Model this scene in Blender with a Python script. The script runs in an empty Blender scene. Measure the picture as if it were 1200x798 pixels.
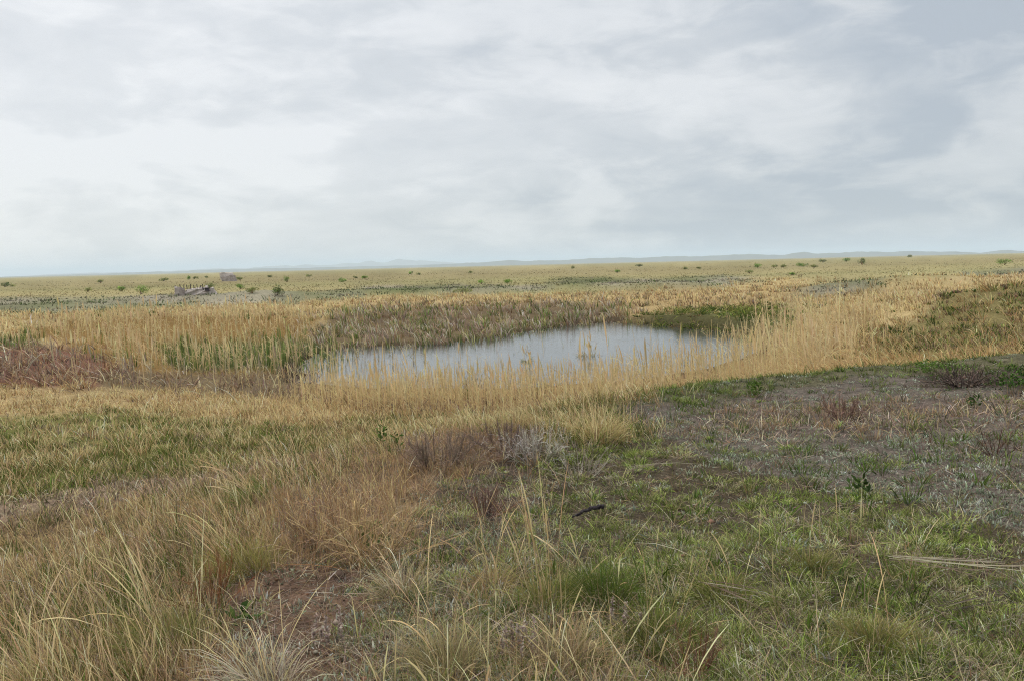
import bpy, math, random
import numpy as np
from mathutils import Matrix, Vector

rng = np.random.default_rng(7)
random.seed(7)
SC = bpy.context.scene
COL = SC.collection
pi = math.pi

# ------------------------------------------------------------------ camera
F = 942.0                       # focal length in photo pixels (photo 1200 x 798)
EYE = np.array([0.0, 0.0, 4.0])
PITCH = math.radians(5.35)
ROLL = math.radians(1.385)
CAM_M = (Matrix.Rotation(math.radians(90) - PITCH, 4, 'X') @ Matrix.Rotation(-ROLL, 4, 'Z'))
CR = np.array(CAM_M.to_3x3())


def ray(u, v):
    d = CR @ np.array([(u - 600.0) / F, -(v - 399.0) / F, -1.0])
    return d / np.linalg.norm(d)


# ------------------------------------------------------------------ noise
def _h(ix, iy, s):
    h = (ix.astype(np.int64) * 374761393 + iy.astype(np.int64) * 668265263 + s * 974634777) & 0xffffffff
    h = ((h ^ (h >> 13)) * 1274126177) & 0xffffffff
    h = ((h ^ (h >> 16)) * 2246822519) & 0xffffffff
    return ((h ^ (h >> 13)) & 0xffffff) / float(0xffffff)


def vnoise(x, y, s=0):
    x = np.asarray(x, float); y = np.asarray(y, float)
    ix, iy = np.floor(x), np.floor(y)
    fx, fy = x - ix, y - iy
    fx = fx * fx * (3 - 2 * fx); fy = fy * fy * (3 - 2 * fy)
    a, b = _h(ix, iy, s), _h(ix + 1, iy, s)
    c, d = _h(ix, iy + 1, s), _h(ix + 1, iy + 1, s)
    return (a * (1 - fx) + b * fx) * (1 - fy) + (c * (1 - fx) + d * fx) * fy


def fbm(x, y, s=0, o=3):
    t, a, n = 0.0, 0.5, 0.0
    for k in range(o):
        t = t + a * vnoise(x * 2 ** k + 17.3 * k, y * 2 ** k - 9.1 * k, s + k); n += a; a *= 0.5
    return t / n


def sstep(a, b, x):
    t = np.clip((x - a) / (b - a), 0, 1)
    return t * t * (3 - 2 * t)


def inside(poly, x, y):
    r = np.zeros(x.shape, bool)
    n = len(poly)
    for i in range(n):
        x1, y1 = poly[i]; x2, y2 = poly[(i + 1) % n]
        if y1 == y2:
            continue
        c = ((y1 > y) != (y2 > y)) & (x < (x2 - x1) * (y - y1) / (y2 - y1) + x1)
        r ^= c
    return r


def sdf(poly, x, y):
    d = np.full(x.shape, 1e9)
    n = len(poly)
    for i in range(n):
        ax, ay = poly[i]; bx, by = poly[(i + 1) % n]
        ex, ey = bx - ax, by - ay
        t = np.clip(((x - ax) * ex + (y - ay) * ey) / (ex * ex + ey * ey + 1e-12), 0, 1)
        d = np.minimum(d, np.hypot(x - ax - t * ex, y - ay - t * ey))
    return np.where(inside(poly, x, y), -d, d)


def on_plane(u, v, z):
    d = ray(u, v)
    if d[2] > -0.0008:
        d[2] = -0.0008
    t = (z - EYE[2]) / d[2]
    return (EYE[0] + d[0] * t, EYE[1] + d[1] * t)


# ------------------------------------------------------------------ the lie of the land
POND = [on_plane(u, v, 0) for u, v in [
    (352, 447), (350, 432), (364, 416), (410, 406), (480, 404), (545, 400), (600, 391), (655, 383), (715, 377),
    (760, 380), (800, 384), (850, 388), (885, 392), (892, 405), (862, 424), (800, 438), (700, 450), (560, 456), (430, 456)]]
BANK = on_plane(830, 376, 0.4)
MOUND = [(-1.7, -8), (-1.6, 3), (-1.8, 6), (-1.6, 9.3), (-0.6, 12.0), (1.6, 13.6), (3.8, 14.8), (6.9, 15.8), (10, 16.0),
         (16, 15.2), (26, 13), (40, 5), (40, -20), (-1.7, -20)]
CREST = [(1.6, 13.0), (3.8, 14.2), (6.9, 15.1), (10.2, 15.3), (16, 14.6), (26, 12.5)]
BERMS = []                       # (x1, y1, x2, y2, height, width)


def berm(u1, v1, u2, v2, hgt, wid, z=1.0):
    a, b = on_plane(u1, v1, z), on_plane(u2, v2, z)
    BERMS.append((a[0], a[1], b[0], b[1], hgt, wid))


berm(-40, 362, 90, 358, 0.25, 4, 0.9)
berm(196, 350, 300, 351, 0.5, 6, 0.9)
berm(300, 351, 350, 349, 0.45, 5, 0.9)
berm(430, 342, 560, 341, 0.45, 7, 0.9)
berm(650, 335, 770, 337, 0.5, 7, 0.9)
berm(770, 337, 860, 330, 0.3, 6, 0.9)
berm(945, 342, 1010, 337, 0.35, 4, 1.0)
berm(1010, 337, 1090, 331, 0.45, 5, 1.1)
berm(1090, 331, 1300, 317, 0.6, 6, 1.3)
berm(120, 333, 180, 333, 0.35, 9, 0.9)
berm(700, 312, 760, 311, 0.9, 22, 0.9)
berm(835, 309, 875, 309, 1.0, 22, 0.9)
berm(925, 308, 945, 307, 1.1, 18, 0.9)
HILLOCK = (30.5, 43.0)


def seg_d(x, y, x1, y1, x2, y2):
    ex, ey = x2 - x1, y2 - y1
    t = np.clip(((x - x1) * ex + (y - y1) * ey) / (ex * ex + ey * ey), 0, 1)
    return np.hypot(x - x1 - t * ex, y - y1 - t * ey)


def height(x, y, micro=True):
    x = np.asarray(x, float); y = np.asarray(y, float)
    r = np.hypot(x, y)
    far = sstep(25, 160, r)
    plain = 0.8 + far * (fbm(x / 70, y / 70, 3, 2) - 0.5) * 0.6 + (fbm(x / 11, y / 11, 5, 2) - 0.5) * (0.05 + 0.25 * sstep(90, 35, r))
    plain = plain + sstep(300, 3000, r) * (fbm(x / 900, y / 900, 9) - 0.5) * 2.0
    for b in BERMS:
        plain = plain + b[4] * np.exp(-(seg_d(x, y, *b[:4]) / b[5]) ** 2) * (0.6 + 0.8 * fbm(x / 5, y / 5, 15))
    plain = plain + 1.45 * np.exp(-((x - HILLOCK[0]) / 9.0) ** 2 - ((y - HILLOCK[1]) / 8.0) ** 2)
    near = r < 140
    z = plain
    if near.any():
        xs, ys = x[near], y[near]
        d = sdf(POND, xs, ys) + (fbm(xs / 2.2, ys / 2.2, 21) - 0.5) * 1.2
        pl = plain[near]
        zo = 0.10 * sstep(0, 0.9, d) + (pl - 0.10) * sstep(1.0, 14.0, d)
        bw = np.exp(-(((xs - BANK[0]) / 5.5) ** 2 + ((ys - BANK[1]) / 8.0) ** 2))
        zo = zo + bw * 0.62 * sstep(0.1, 1.0, d) * (1 - 0.5 * sstep(4, 12, d))
        zz = np.where(d < 0, -0.7 * sstep(0, 2.6, -d), zo)
        # marsh humps
        zz = zz + np.where(d > 0.4, (fbm(xs / 1.3, ys / 1.3, 31) - 0.5) * 0.22 * sstep(0.4, 2, d), 0)
        sm = sdf(MOUND, xs, ys) + (fbm(xs / 2.0, ys / 2.0, 41) - 0.5) * 1.0
        m = 1 - sstep(-0.3, 4.4, sm)
        P = 2.3 - 0.058 * np.clip(ys, -5, 40) + 0.045 * np.clip(xs, 0, 14)
        cr = 1e9
        for (a, b) in zip(CREST[:-1], CREST[1:]):
            cr = np.minimum(cr, seg_d(xs, ys, a[0], a[1], b[0], b[1]))
        P = P + 0.16 * np.exp(-(cr / 0.9) ** 2)
        P = P + (fbm(xs / 1.6, ys / 1.6, 51) - 0.5) * 0.16
        P = P + 0.20 * np.exp(-((xs + 0.2) / 1.3) ** 2 - ((ys - 9.6) / 1.4) ** 2)
        zz = zz + m * (P - zz)
        if micro:
            k = sstep(40, 12, -0 + np.hypot(xs, ys)) * sstep(0.2, 0.8, d)
            zz = zz + k * ((fbm(xs / 0.22, ys / 0.22, 61) - 0.5) * 0.075 + (fbm(xs / 0.06, ys / 0.06, 71, 2) - 0.5) * 0.022)
        z = z.copy(); z[near] = zz
    return z


def H1(x, y):
    return float(height(np.array([x]), np.array([y]))[0])


def ground(u, v):
    """the point of the land seen at a photo pixel"""
    d = ray(u, v)
    t = np.concatenate([np.arange(1.5, 60, 0.05), np.geomspace(60, 4000, 2500)])
    x, y, z = EYE[0] + d[0] * t, EYE[1] + d[1] * t, EYE[2] + d[2] * t
    g = height(x, y, False)
    hit = np.nonzero(z < g)[0]
    if len(hit) == 0:
        i = len(t) - 1
        return (x[i], y[i])
    i = hit[0]
    return (x[i], y[i])


# ------------------------------------------------------------------ vegetation zones (patches of ground)
ZN = ['steppe']
ZP = []


def zone(name, pts, z=None):
    if name not in ZN:
        ZN.append(name)
    ZP.append((ZN.index(name), [ground(u, v) if z is None else on_plane(u, v, z) for u, v in pts]))


zone('goldplain', [(-250, 374), (0, 369), (200, 363), (360, 354), (420, 347), (600, 347), (860, 339), (880, 352), (700, 358), (560, 374), (390, 374), (360, 402), (-250, 412)], .8)
zone('goldplain', [(850, 341), (880, 327), (950, 328), (960, 340), (1200, 323), (1300, 320), (1250, 335), (1150, 345), (1080, 362), (1040, 374), (960, 382), (900, 387), (900, 360)], .8)
zone('tan', [(590, 356), (700, 344), (860, 342), (930, 345), (920, 356), (780, 358), (740, 368), (620, 364)], .8)
zone('sageband', [(-250, 352), (0, 350), (130, 349), (210, 347), (300, 350), (345, 345), (425, 341), (420, 350), (330, 357), (200, 360), (100, 367), (-250, 374)], .85)
zone('sageband', [(425, 337), (560, 334), (660, 338), (560, 345), (430, 346)], .85)
zone('sageband', [(640, 328), (700, 325), (770, 329), (860, 322), (910, 330), (860, 337), (780, 339), (650, 337)], .85)
zone('sageband', [(930, 336), (1000, 330), (1080, 323), (1200, 310), (1400, 300), (1400, 320), (1200, 322), (1060, 333), (990, 341), (940, 345)], 1.3)
zone('reedbed', [(55, 384), (200, 378), (370, 382), (388, 408), (365, 426), (230, 442), (120, 428), (40, 405)], .2)
zone('greenreed', [(185, 412), (290, 404), (392, 396), (392, 424), (300, 430), (215, 436)], .15)
zone('greenreed', [(-250, 402), (0, 404), (48, 406), (50, 418), (0, 420), (-250, 424)], .3)
zone('redreed', [(-250, 424), (0, 418), (90, 414), (135, 432), (110, 456), (0, 456), (-250, 468)], .35)
zone('greyreed', [(110, 446), (200, 440), (335, 432), (350, 474), (250, 474), (110, 464)], .2)
zone('brownmeadow', [(430, 358), (600, 356), (640, 362), (640, 366), (500, 374), (400, 376), (385, 372)], .6)
zone('cattail', [(380, 402), (440, 407), (545, 401), (600, 392), (680, 382), (738, 377), (735, 366), (640, 363), (500, 373), (392, 376)], .1)
zone('farbank', [(738, 371), (780, 366), (880, 364), (925, 364), (930, 376), (890, 394), (830, 388), (760, 382), (738, 379)], .35)
zone('goldstrip', [(-250, 462), (0, 456), (130, 456), (350, 470), (390, 492), (300, 503), (140, 480), (0, 492), (-250, 502)])
zone('greenmeadow', [(-250, 500), (0, 490), (140, 479), (250, 494), (350, 502), (450, 498), (355, 535), (200, 556), (0, 586), (-250, 625)])
zone('mauvestrip', [(-250, 652), (0, 594), (200, 561), (350, 535), (420, 524), (420, 536), (340, 552), (180, 586), (0, 613), (-250, 670)])
zone('tallslope', [(-350, 680), (0, 611), (180, 584), (350, 545), (420, 508), (500, 500), (470, 545), (350, 600), (300, 640), (230, 705), (190, 765), (160, 900), (-350, 900)])
zone('waterreed', [(364, 436), (470, 436), (560, 436), (700, 424), (800, 408), (862, 396), (890, 402), (824, 427), (740, 442), (620, 450), (480, 454), (362, 460)], 0)
zone('nearreed', [(352, 458), (480, 456), (620, 452), (740, 446), (780, 440), (770, 476), (700, 482), (520, 492), (385, 488)], .1)
zone('rightreed', [(750, 454), (830, 448), (884, 428), (910, 402), (945, 384), (1000, 374), (1020, 384), (985, 418), (950, 448), (860, 466), (765, 478)], .15)
zone('rightmass', [(862, 452), (912, 402), (945, 386), (1000, 374), (1022, 384), (985, 418), (952, 448), (866, 466)], .15)
zone('tangrass', [(1000, 452), (985, 440), (1010, 415), (1060, 392), (1200, 390), (1500, 385), (1500, 470), (1200, 470)], .6)
zone('hillock', [(1035, 396), (1070, 372), (1150, 350), (1200, 338), (1500, 320), (1500, 392), (1200, 398)], 1.1)
zone('crestmix', [(350, 500), (520, 492), (700, 480), (780, 468), (745, 512), (640, 522), (560, 500), (450, 522)])
zone('sagetop', [(755, 472), (860, 458), (1000, 439), (1200, 424), (1500, 414), (1500, 640), (1200, 618), (1080, 592), (900, 556), (800, 528), (740, 503)])
zone('mauvetop', [(820, 488), (900, 474), (1040, 472), (1200, 464), (1300, 470), (1200, 492), (1060, 512), (900, 517), (830, 517)])
zone('darkcrest', [(1080, 434), (1200, 428), (1500, 428), (1500, 452), (1200, 456), (1090, 452)])
zone('crestline', [(750, 474), (860, 457), (1000, 438), (1090, 425), (1200, 421), (1500, 415), (1500, 424), (1200, 429), (1000, 447), (860, 468), (765, 484)])
zone('fescue', [(600, 530), (745, 507), (800, 533), (900, 560), (1080, 596), (1200, 622), (1600, 660), (1600, 1000), (780, 1000), (730, 760), (640, 640)])
zone('frontmix', [(440, 570), (560, 505), (620, 525), (650, 640), (730, 760), (780, 1000), (420, 1000), (450, 720), (470, 660)])
zone('redsoil', [(240, 690), (330, 640), (440, 640), (455, 700), (440, 800), (430, 1000), (170, 1000), (200, 765)])
zone('brownweed', [(330, 606), (430, 545), (550, 502), (600, 528), (520, 575), (470, 645), (340, 655)])


def zone_of(x, y):
    r = np.hypot(x, y)
    A = 0.035 * r + 0.15
    s = 0.09 * r + 0.4
    # fixed scales, blended by distance, so the patch edges stay where they are
    w1 = (fbm(x / 2.0, y / 2.0, 81) - .5); w2 = (fbm(x / 2.0, y / 2.0, 91) - .5)
    v1 = (fbm(x / 9.0, y / 9.0, 101) - .5); v2 = (fbm(x / 9.0, y / 9.0, 111) - .5)
    k = sstep(12, 40, r)
    xx = x + A * 2 * (w1 * (1 - k) + v1 * k); yy = y + A * 2 * (w2 * (1 - k) + v2 * k)
    zi = np.zeros(x.shape, int)
    for i, poly in ZP:
        p = np.array(poly)
        bb = (xx > p[:, 0].min()) & (xx < p[:, 0].max()) & (yy > p[:, 1].min()) & (yy < p[:, 1].max())
        idx = np.nonzero(bb)[0]
        if len(idx):
            ins = inside(poly, xx[idx], yy[idx])
            zi[idx[ins]] = i
    left = np.nonzero((zi == 0) & (r < 62))[0]          # gaps between patches belong to the nearest one
    if len(left):
        best = np.full(len(left), 2.6 + 0.10 * r[left]); lab = np.zeros(len(left), int)
        for i, poly in ZP:
            d = sdf(poly, xx[left], yy[left])
            m = d < best
            best[m] = d[m]; lab[m] = i
        zi[left] = lab
    return zi


def C(r, g, b):
    """sRGB 0..255 to linear"""
    v = np.array([r, g, b]) / 255.0
    return np.where(v <= 0.04045, v / 12.92, ((v + 0.055) / 1.055) ** 2.4)


SOIL = {  # ground colour between the plants
    'steppe': C(144, 134, 97), 'goldplain': C(164, 144, 104), 'tan': C(160, 138, 98), 'sageband': C(112, 110, 84), 'reedbed': C(120, 96, 60),
    'greenreed': C(70, 76, 44), 'redreed': C(110, 80, 66), 'greyreed': C(106, 92, 70), 'brownmeadow': C(138, 116, 88),
    'cattail': C(100, 86, 66), 'farbank': C(92, 90, 58), 'goldstrip': C(150, 130, 94), 'greenmeadow': C(100, 98, 58),
    'mauvestrip': C(128, 110, 92), 'tallslope': C(120, 102, 74), 'waterreed': C(70, 60, 44), 'nearreed': C(128, 106, 72), 'rightreed': C(128, 106, 72), 'rightmass': C(132, 110, 76),
    'tangrass': C(150, 124, 88), 'hillock': C(110, 100, 66), 'crestmix': C(108, 98, 62), 'sagetop': C(92, 84, 76), 'crestline': C(84, 80, 62),
    'mauvetop': C(92, 82, 74), 'darkcrest': C(62, 54, 48), 'fescue': C(74, 66, 54), 'frontmix': C(80, 70, 60),  # fescue and frontmix thatch darkened to paint shade between the tufts
    'redsoil': C(92, 74, 61), 'brownweed': C(108, 88, 68)}
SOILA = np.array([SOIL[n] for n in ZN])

# ------------------------------------------------------------------ materials


def new_mat(name):
    m = bpy.data.materials.new(name); m.use_nodes = True
    nt = m.node_tree
    for n in list(nt.nodes):
        nt.nodes.remove(n)
    return m, nt, nt.nodes.new('ShaderNodeOutputMaterial')


def veg_mat(name, trans=0.3, gloss=0.0):
    m, nt, out = new_mat(name)
    a = nt.nodes.new('ShaderNodeAttribute'); a.attribute_name = 'Col'
    d = nt.nodes.new('ShaderNodeBsdfDiffuse'); t = nt.nodes.new('ShaderNodeBsdfTranslucent')
    mx = nt.nodes.new('ShaderNodeMixShader'); mx.inputs[0].default_value = trans
    nt.links.new(a.outputs['Color'], d.inputs[0]); nt.links.new(a.outputs['Color'], t.inputs[0])
    nt.links.new(d.outputs[0], mx.inputs[1]); nt.links.new(t.outputs[0], mx.inputs[2])
    nt.links.new(mx.outputs[0], out.inputs[0])
    return m


def noise_mat(name, c1, c2, scale, rough=0.9, bump=0.4, detail=6):
    m, nt, out = new_mat(name)
    p = nt.nodes.new('ShaderNodeBsdfPrincipled'); p.inputs['Roughness'].default_value = rough
    p.inputs['Specular IOR Level'].default_value = 0.2
    tc = nt.nodes.new('ShaderNodeTexCoord')
    n = nt.nodes.new('ShaderNodeTexNoise'); n.inputs['Scale'].default_value = scale; n.inputs['Detail'].default_value = detail
    cr = nt.nodes.new('ShaderNodeValToRGB')
    cr.color_ramp.elements[0].position = .3; cr.color_ramp.elements[1].position = .7
    cr.color_ramp.elements[0].color = (*c1, 1); cr.color_ramp.elements[1].color = (*c2, 1)
    b = nt.nodes.new('ShaderNodeBump'); b.inputs['Strength'].default_value = bump; b.inputs['Distance'].default_value = .05
    nt.links.new(tc.outputs['Object'], n.inputs['Vector']); nt.links.new(n.outputs['Fac'], cr.inputs[0])
    nt.links.new(cr.outputs[0], p.inputs['Base Color']); nt.links.new(n.outputs['Fac'], b.inputs['Height'])
    nt.links.new(b.outputs[0], p.inputs['Normal']); nt.links.new(p.outputs[0], out.inputs[0])
    return m


M_VEG = veg_mat('dry_plant')
M_LEAF = veg_mat('green_leaf', .25)
M_TWIG = veg_mat('twig', .05)
M_STONE = noise_mat('stone', C(166, 154, 146), C(206, 194, 184), 3.0)
M_DARKSTONE = noise_mat('weathered_stone', C(132, 120, 114), C(176, 164, 154), 2.2)
M_WOOD = noise_mat('old_wood', C(52, 44, 42), C(96, 86, 80), 30)
M_BARK_SHADE = noise_mat('bark_and_shade', C(24, 20, 22), C(78, 70, 72), 42, bump=.8)  # bark of the stick; also the painted shade in the ruin's hollow

# ------------------------------------------------------------------ mesh helpers


def tag(o, label=None, cat=None, group=None, kind=None):
    for k, v in (('label', label), ('category', cat), ('group', group), ('kind', kind)):
        if v:
            o[k] = v
    return o


def link(name, me, parent=None, loc=None):
    o = bpy.data.objects.new(name, me)
    COL.objects.link(o)
    if parent is not None:
        o.parent = parent
    if loc is not None:
        o.location = loc
    return o


def quad_mesh(name, V, Q, cols=None, mat=None):
    me = bpy.data.meshes.new(name)
    V = np.ascontiguousarray(V, np.float32); Q = np.ascontiguousarray(Q, np.int32)
    k = Q.shape[1]
    me.vertices.add(len(V)); me.vertices.foreach_set('co', V.ravel())
    me.loops.add(Q.size); me.loops.foreach_set('vertex_index', Q.ravel())
    me.polygons.add(len(Q)); me.polygons.foreach_set('loop_start', np.arange(0, Q.size, k, dtype=np.int32))
    if cols is not None:
        a = me.attributes.new('Col', 'FLOAT_COLOR', 'POINT')
        cc = np.ones((len(V), 4), np.float32); cc[:, :3] = cols
        a.data.foreach_set('color', cc.ravel())
    me.update(calc_edges=True)
    if mat:
        me.materials.append(mat)
    return me


BLADE = [1, .95, .75, .12]
STEM = [1, 1, .9, .7]
PLUME = [.55, .5, .5, .5, 1.0, 2.9, 2.2, .3]
SPIKE = [.5, .45, .45, 1.0, 1.3, .25]


def ribbons(P, L, w, az, lean, bend, c0, c1, prof=BLADE, power=1.4, phi=None):
    """n curved blades as strips of quads -> (V, Q, cols). P (n,3); the rest (n,) or scalars; colours (n,3)"""
    n = len(P); s = len(prof) - 1
    L, w, az, lean, bend = (np.broadcast_to(np.asarray(a, float), (n,)) for a in (L, w, az, lean, bend))
    t = np.linspace(0, 1, s + 1)
    tm = (t[:-1] + t[1:]) / 2
    tilt = lean[:, None] + bend[:, None] * tm[None, :] ** power
    ca, sa = np.cos(az)[:, None], np.sin(az)[:, None]
    D = np.stack([np.sin(tilt) * ca, np.sin(tilt) * sa, np.cos(tilt)], -1) * (L / s)[:, None, None]
    pos = np.concatenate([np.zeros((n, 1, 3)), np.cumsum(D, 1)], 1) + P[:, None, :]
    tv = np.concatenate([tilt[:, :1], tilt], 1)
    if phi is None:
        phi = rng.uniform(-1.2, 1.2, n)
    side = np.stack([-np.sin(az), np.cos(az), np.zeros(n)], -1)[:, None, :]
    nrm = np.stack([np.cos(tv) * ca, np.cos(tv) * sa, -np.sin(tv)], -1)
    W = np.cos(phi)[:, None, None] * side + np.sin(phi)[:, None, None] * nrm
    hw = 0.5 * w[:, None] * np.array(prof)[None, :]
    A = pos - W * hw[..., None]; B = pos + W * hw[..., None]
    V = np.stack([A, B], 2).reshape(-1, 3)
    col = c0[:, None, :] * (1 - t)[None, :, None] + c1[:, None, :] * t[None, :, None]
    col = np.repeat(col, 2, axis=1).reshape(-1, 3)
    b = (np.arange(n) * (s + 1) * 2)[:, None] + (np.arange(s) * 2)[None, :]
    Q = np.stack([b, b + 1, b + 3, b + 2], -1).reshape(-1, 4)
    return V, Q, col


class Bag:
    def __init__(s):
        s.v, s.q, s.c, s.n = [], [], [], 0

    def add(s, vqc):
        V, Q, c = vqc
        s.v.append(V); s.q.append(Q + s.n); s.c.append(c); s.n += len(V)

    def build(s, name, mat, parent=None, loc=None):
        if not s.v:
            return None
        return link(name, quad_mesh(name, np.concatenate(s.v), np.concatenate(s.q), np.concatenate(s.c), mat), parent, loc)


def palette(n, cols, var=0.16, wts=None):
    i = rng.choice(len(cols), n, p=wts)
    c = np.array(cols)[i]
    v = np.exp(rng.normal(0, var, (n, 1)))
    return np.clip(c * v * np.exp(rng.normal(0, 0.05, (n, 3))), 0.004, 0.8)


def scatter(N, r0, r1, half=46):
    """points spread over the ground, thinning with distance"""
    a = np.radians(rng.uniform(-half, half, N))
    r = 1 / rng.uniform(1 / r1, 1 / r0, N)
    return r * np.sin(a), r * np.cos(a)


def pick(N, r0, r1, dens, half=46, patch=None):
    """dens {zone: probability} -> x, y, z, r of the kept points"""
    x, y = scatter(N, r0, r1, half)
    p = np.zeros(len(ZN))
    for k, v in dens.items():
        p[ZN.index(k)] = v
    j = .018 * np.hypot(x, y) + .10
    pr = p[zone_of(x + rng.normal(0, 1, N) * j, y + rng.normal(0, 1, N) * j * 1.5)]
    if patch:
        sc, lo, sd = patch
        pr = pr * np.clip((fbm(x / sc, y / sc, sd) - lo) * 4.0 + 0.5, 0, 1)
    keep = rng.uniform(0, 1, N) < pr
    x, y = x[keep], y[keep]
    return x, y, height(x, y), np.hypot(x, y)


def px(r, k):
    """k picture elements, in metres, at range r"""
    return r * k / 803.0


WIND = pi * 0.92                # stalks lean to the west


def tufts(bag, pts, k, R, L, w, c0s, c1s, lean=(0.1, 0.6), bend=(0.2, 0.9), prof=BLADE, kpx=0.55, var=.30, Lvar=.25, wind=0.0, outward=True,
          Rvar=.4, tuftvar=.12, phi=None, own=None):
    x, y, z, r = pts
    n = len(x)
    if n == 0:
        return
    idx = np.repeat(np.arange(n), k)
    m = len(idx)
    sz = np.exp(rng.normal(0, Rvar * .6, n))[idx]
    th = rng.uniform(0, 2 * pi, m); rad = np.sqrt(rng.uniform(0, 1, m)) * R * sz
    P = np.stack([x[idx] + rad * np.cos(th), y[idx] + rad * np.sin(th), z[idx] - 0.01], -1)
    az = th + rng.normal(0, .5, m) if outward else rng.uniform(0, 2 * pi, m)
    q = rad / (R * sz + 1e-6)
    ln = rng.uniform(lean[0], lean[1], m) * (0.35 + 0.9 * q if outward else 1)
    if wind:
        kx = ln * np.cos(az) + wind * np.cos(WIND); ky = ln * np.sin(az) + wind * np.sin(WIND)
        az = np.arctan2(ky, kx); ln = np.hypot(kx, ky)
    bd = rng.uniform(bend[0], bend[1], m)
    LL = L * sz ** .7 * np.exp(rng.normal(0, Lvar, m)) * (1.0 - 0.25 * q if outward else 1)
    ww = np.maximum(w * np.exp(rng.normal(0, .25, m)), px(r[idx], kpx))
    tv = np.exp(rng.normal(0, tuftvar, (n, 1)))[idx]
    ci = rng.integers(0, len(c0s), n)[idx]
    ci = np.where(rng.uniform(0, 1, m) < .35, rng.integers(0, len(c0s), m), ci)
    vv = np.exp(rng.normal(0, var, (m, 1))) * tv
    hue = np.exp(rng.normal(0, .05, (m, 3)))
    c0 = np.clip(np.array(c0s)[ci] * vv * hue, .004, .8); c1 = np.clip(np.array(c1s)[ci % len(c1s)] * vv * hue, .004, .8)
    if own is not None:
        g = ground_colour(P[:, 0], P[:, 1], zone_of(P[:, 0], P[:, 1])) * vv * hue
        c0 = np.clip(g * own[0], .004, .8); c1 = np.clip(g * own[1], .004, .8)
    ph = None if phi is None else np.full(m, phi) + rng.normal(0, .4, m)
    bag.add(ribbons(P, LL, ww, az, ln, bd, c0, c1, prof, phi=ph))


# ------------------------------------------------------------------ ground sheet
def ground_colour(x, y, zi):
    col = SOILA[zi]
    r = np.hypot(x, y)
    # patches of different growth on the open plain
    st = zi == 0
    g = fbm(x / 90, y / 30, 121, 4); g2 = fbm(x / 14, y / 9, 131, 3); g3 = fbm(x / 420, y / 160, 141, 4)
    kk = np.clip((g - .5) * 3.2, -1, 1)[:, None]; k3 = np.clip((g3 - .5) * 4, -1, 1)[:, None]
    c_gold, c_green, c_brown = C(162, 149, 107), C(112, 114, 74), C(128, 114, 86)
    sc = np.where(kk > 0, col + (c_gold - col) * kk, col + (c_green - col) * (-kk) * .9)
    sc = np.where(k3 < 0, sc + (c_brown - sc) * (-k3) * .55, sc)
    col = np.where(st[:, None], sc, col)
    sb = zi == ZN.index('sageband')
    gs = fbm(x / 7, y / 5, 151, 3)
    k5 = np.clip((gs - .5) * 5, -1, 1)[:, None]
    col = np.where(sb[:, None] & (k5 > 0), col + (C(150, 140, 126) - col) * k5 * .8, col)
    col = np.where(sb[:, None] & (k5 < 0), col + (C(84, 92, 58) - col) * (-k5) * .8, col)
    nr_ = np.nonzero(r < 75)[0]
    dsh = sdf(POND, x[nr_], y[nr_]) + (fbm(x[nr_] / 2.2, y[nr_] / 2.2, 21) - 0.5) * 1.2
    mud_shade = (sstep(1.0, .3, dsh))[:, None]  # wet mud at the water line, darkened to paint the bank's undercut shade
    col[nr_] = col[nr_] * (1 - mud_shade) + C(44, 37, 30) * mud_shade
    col = col * np.exp((g2 - .5)[:, None] * .7)
    return col


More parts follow.
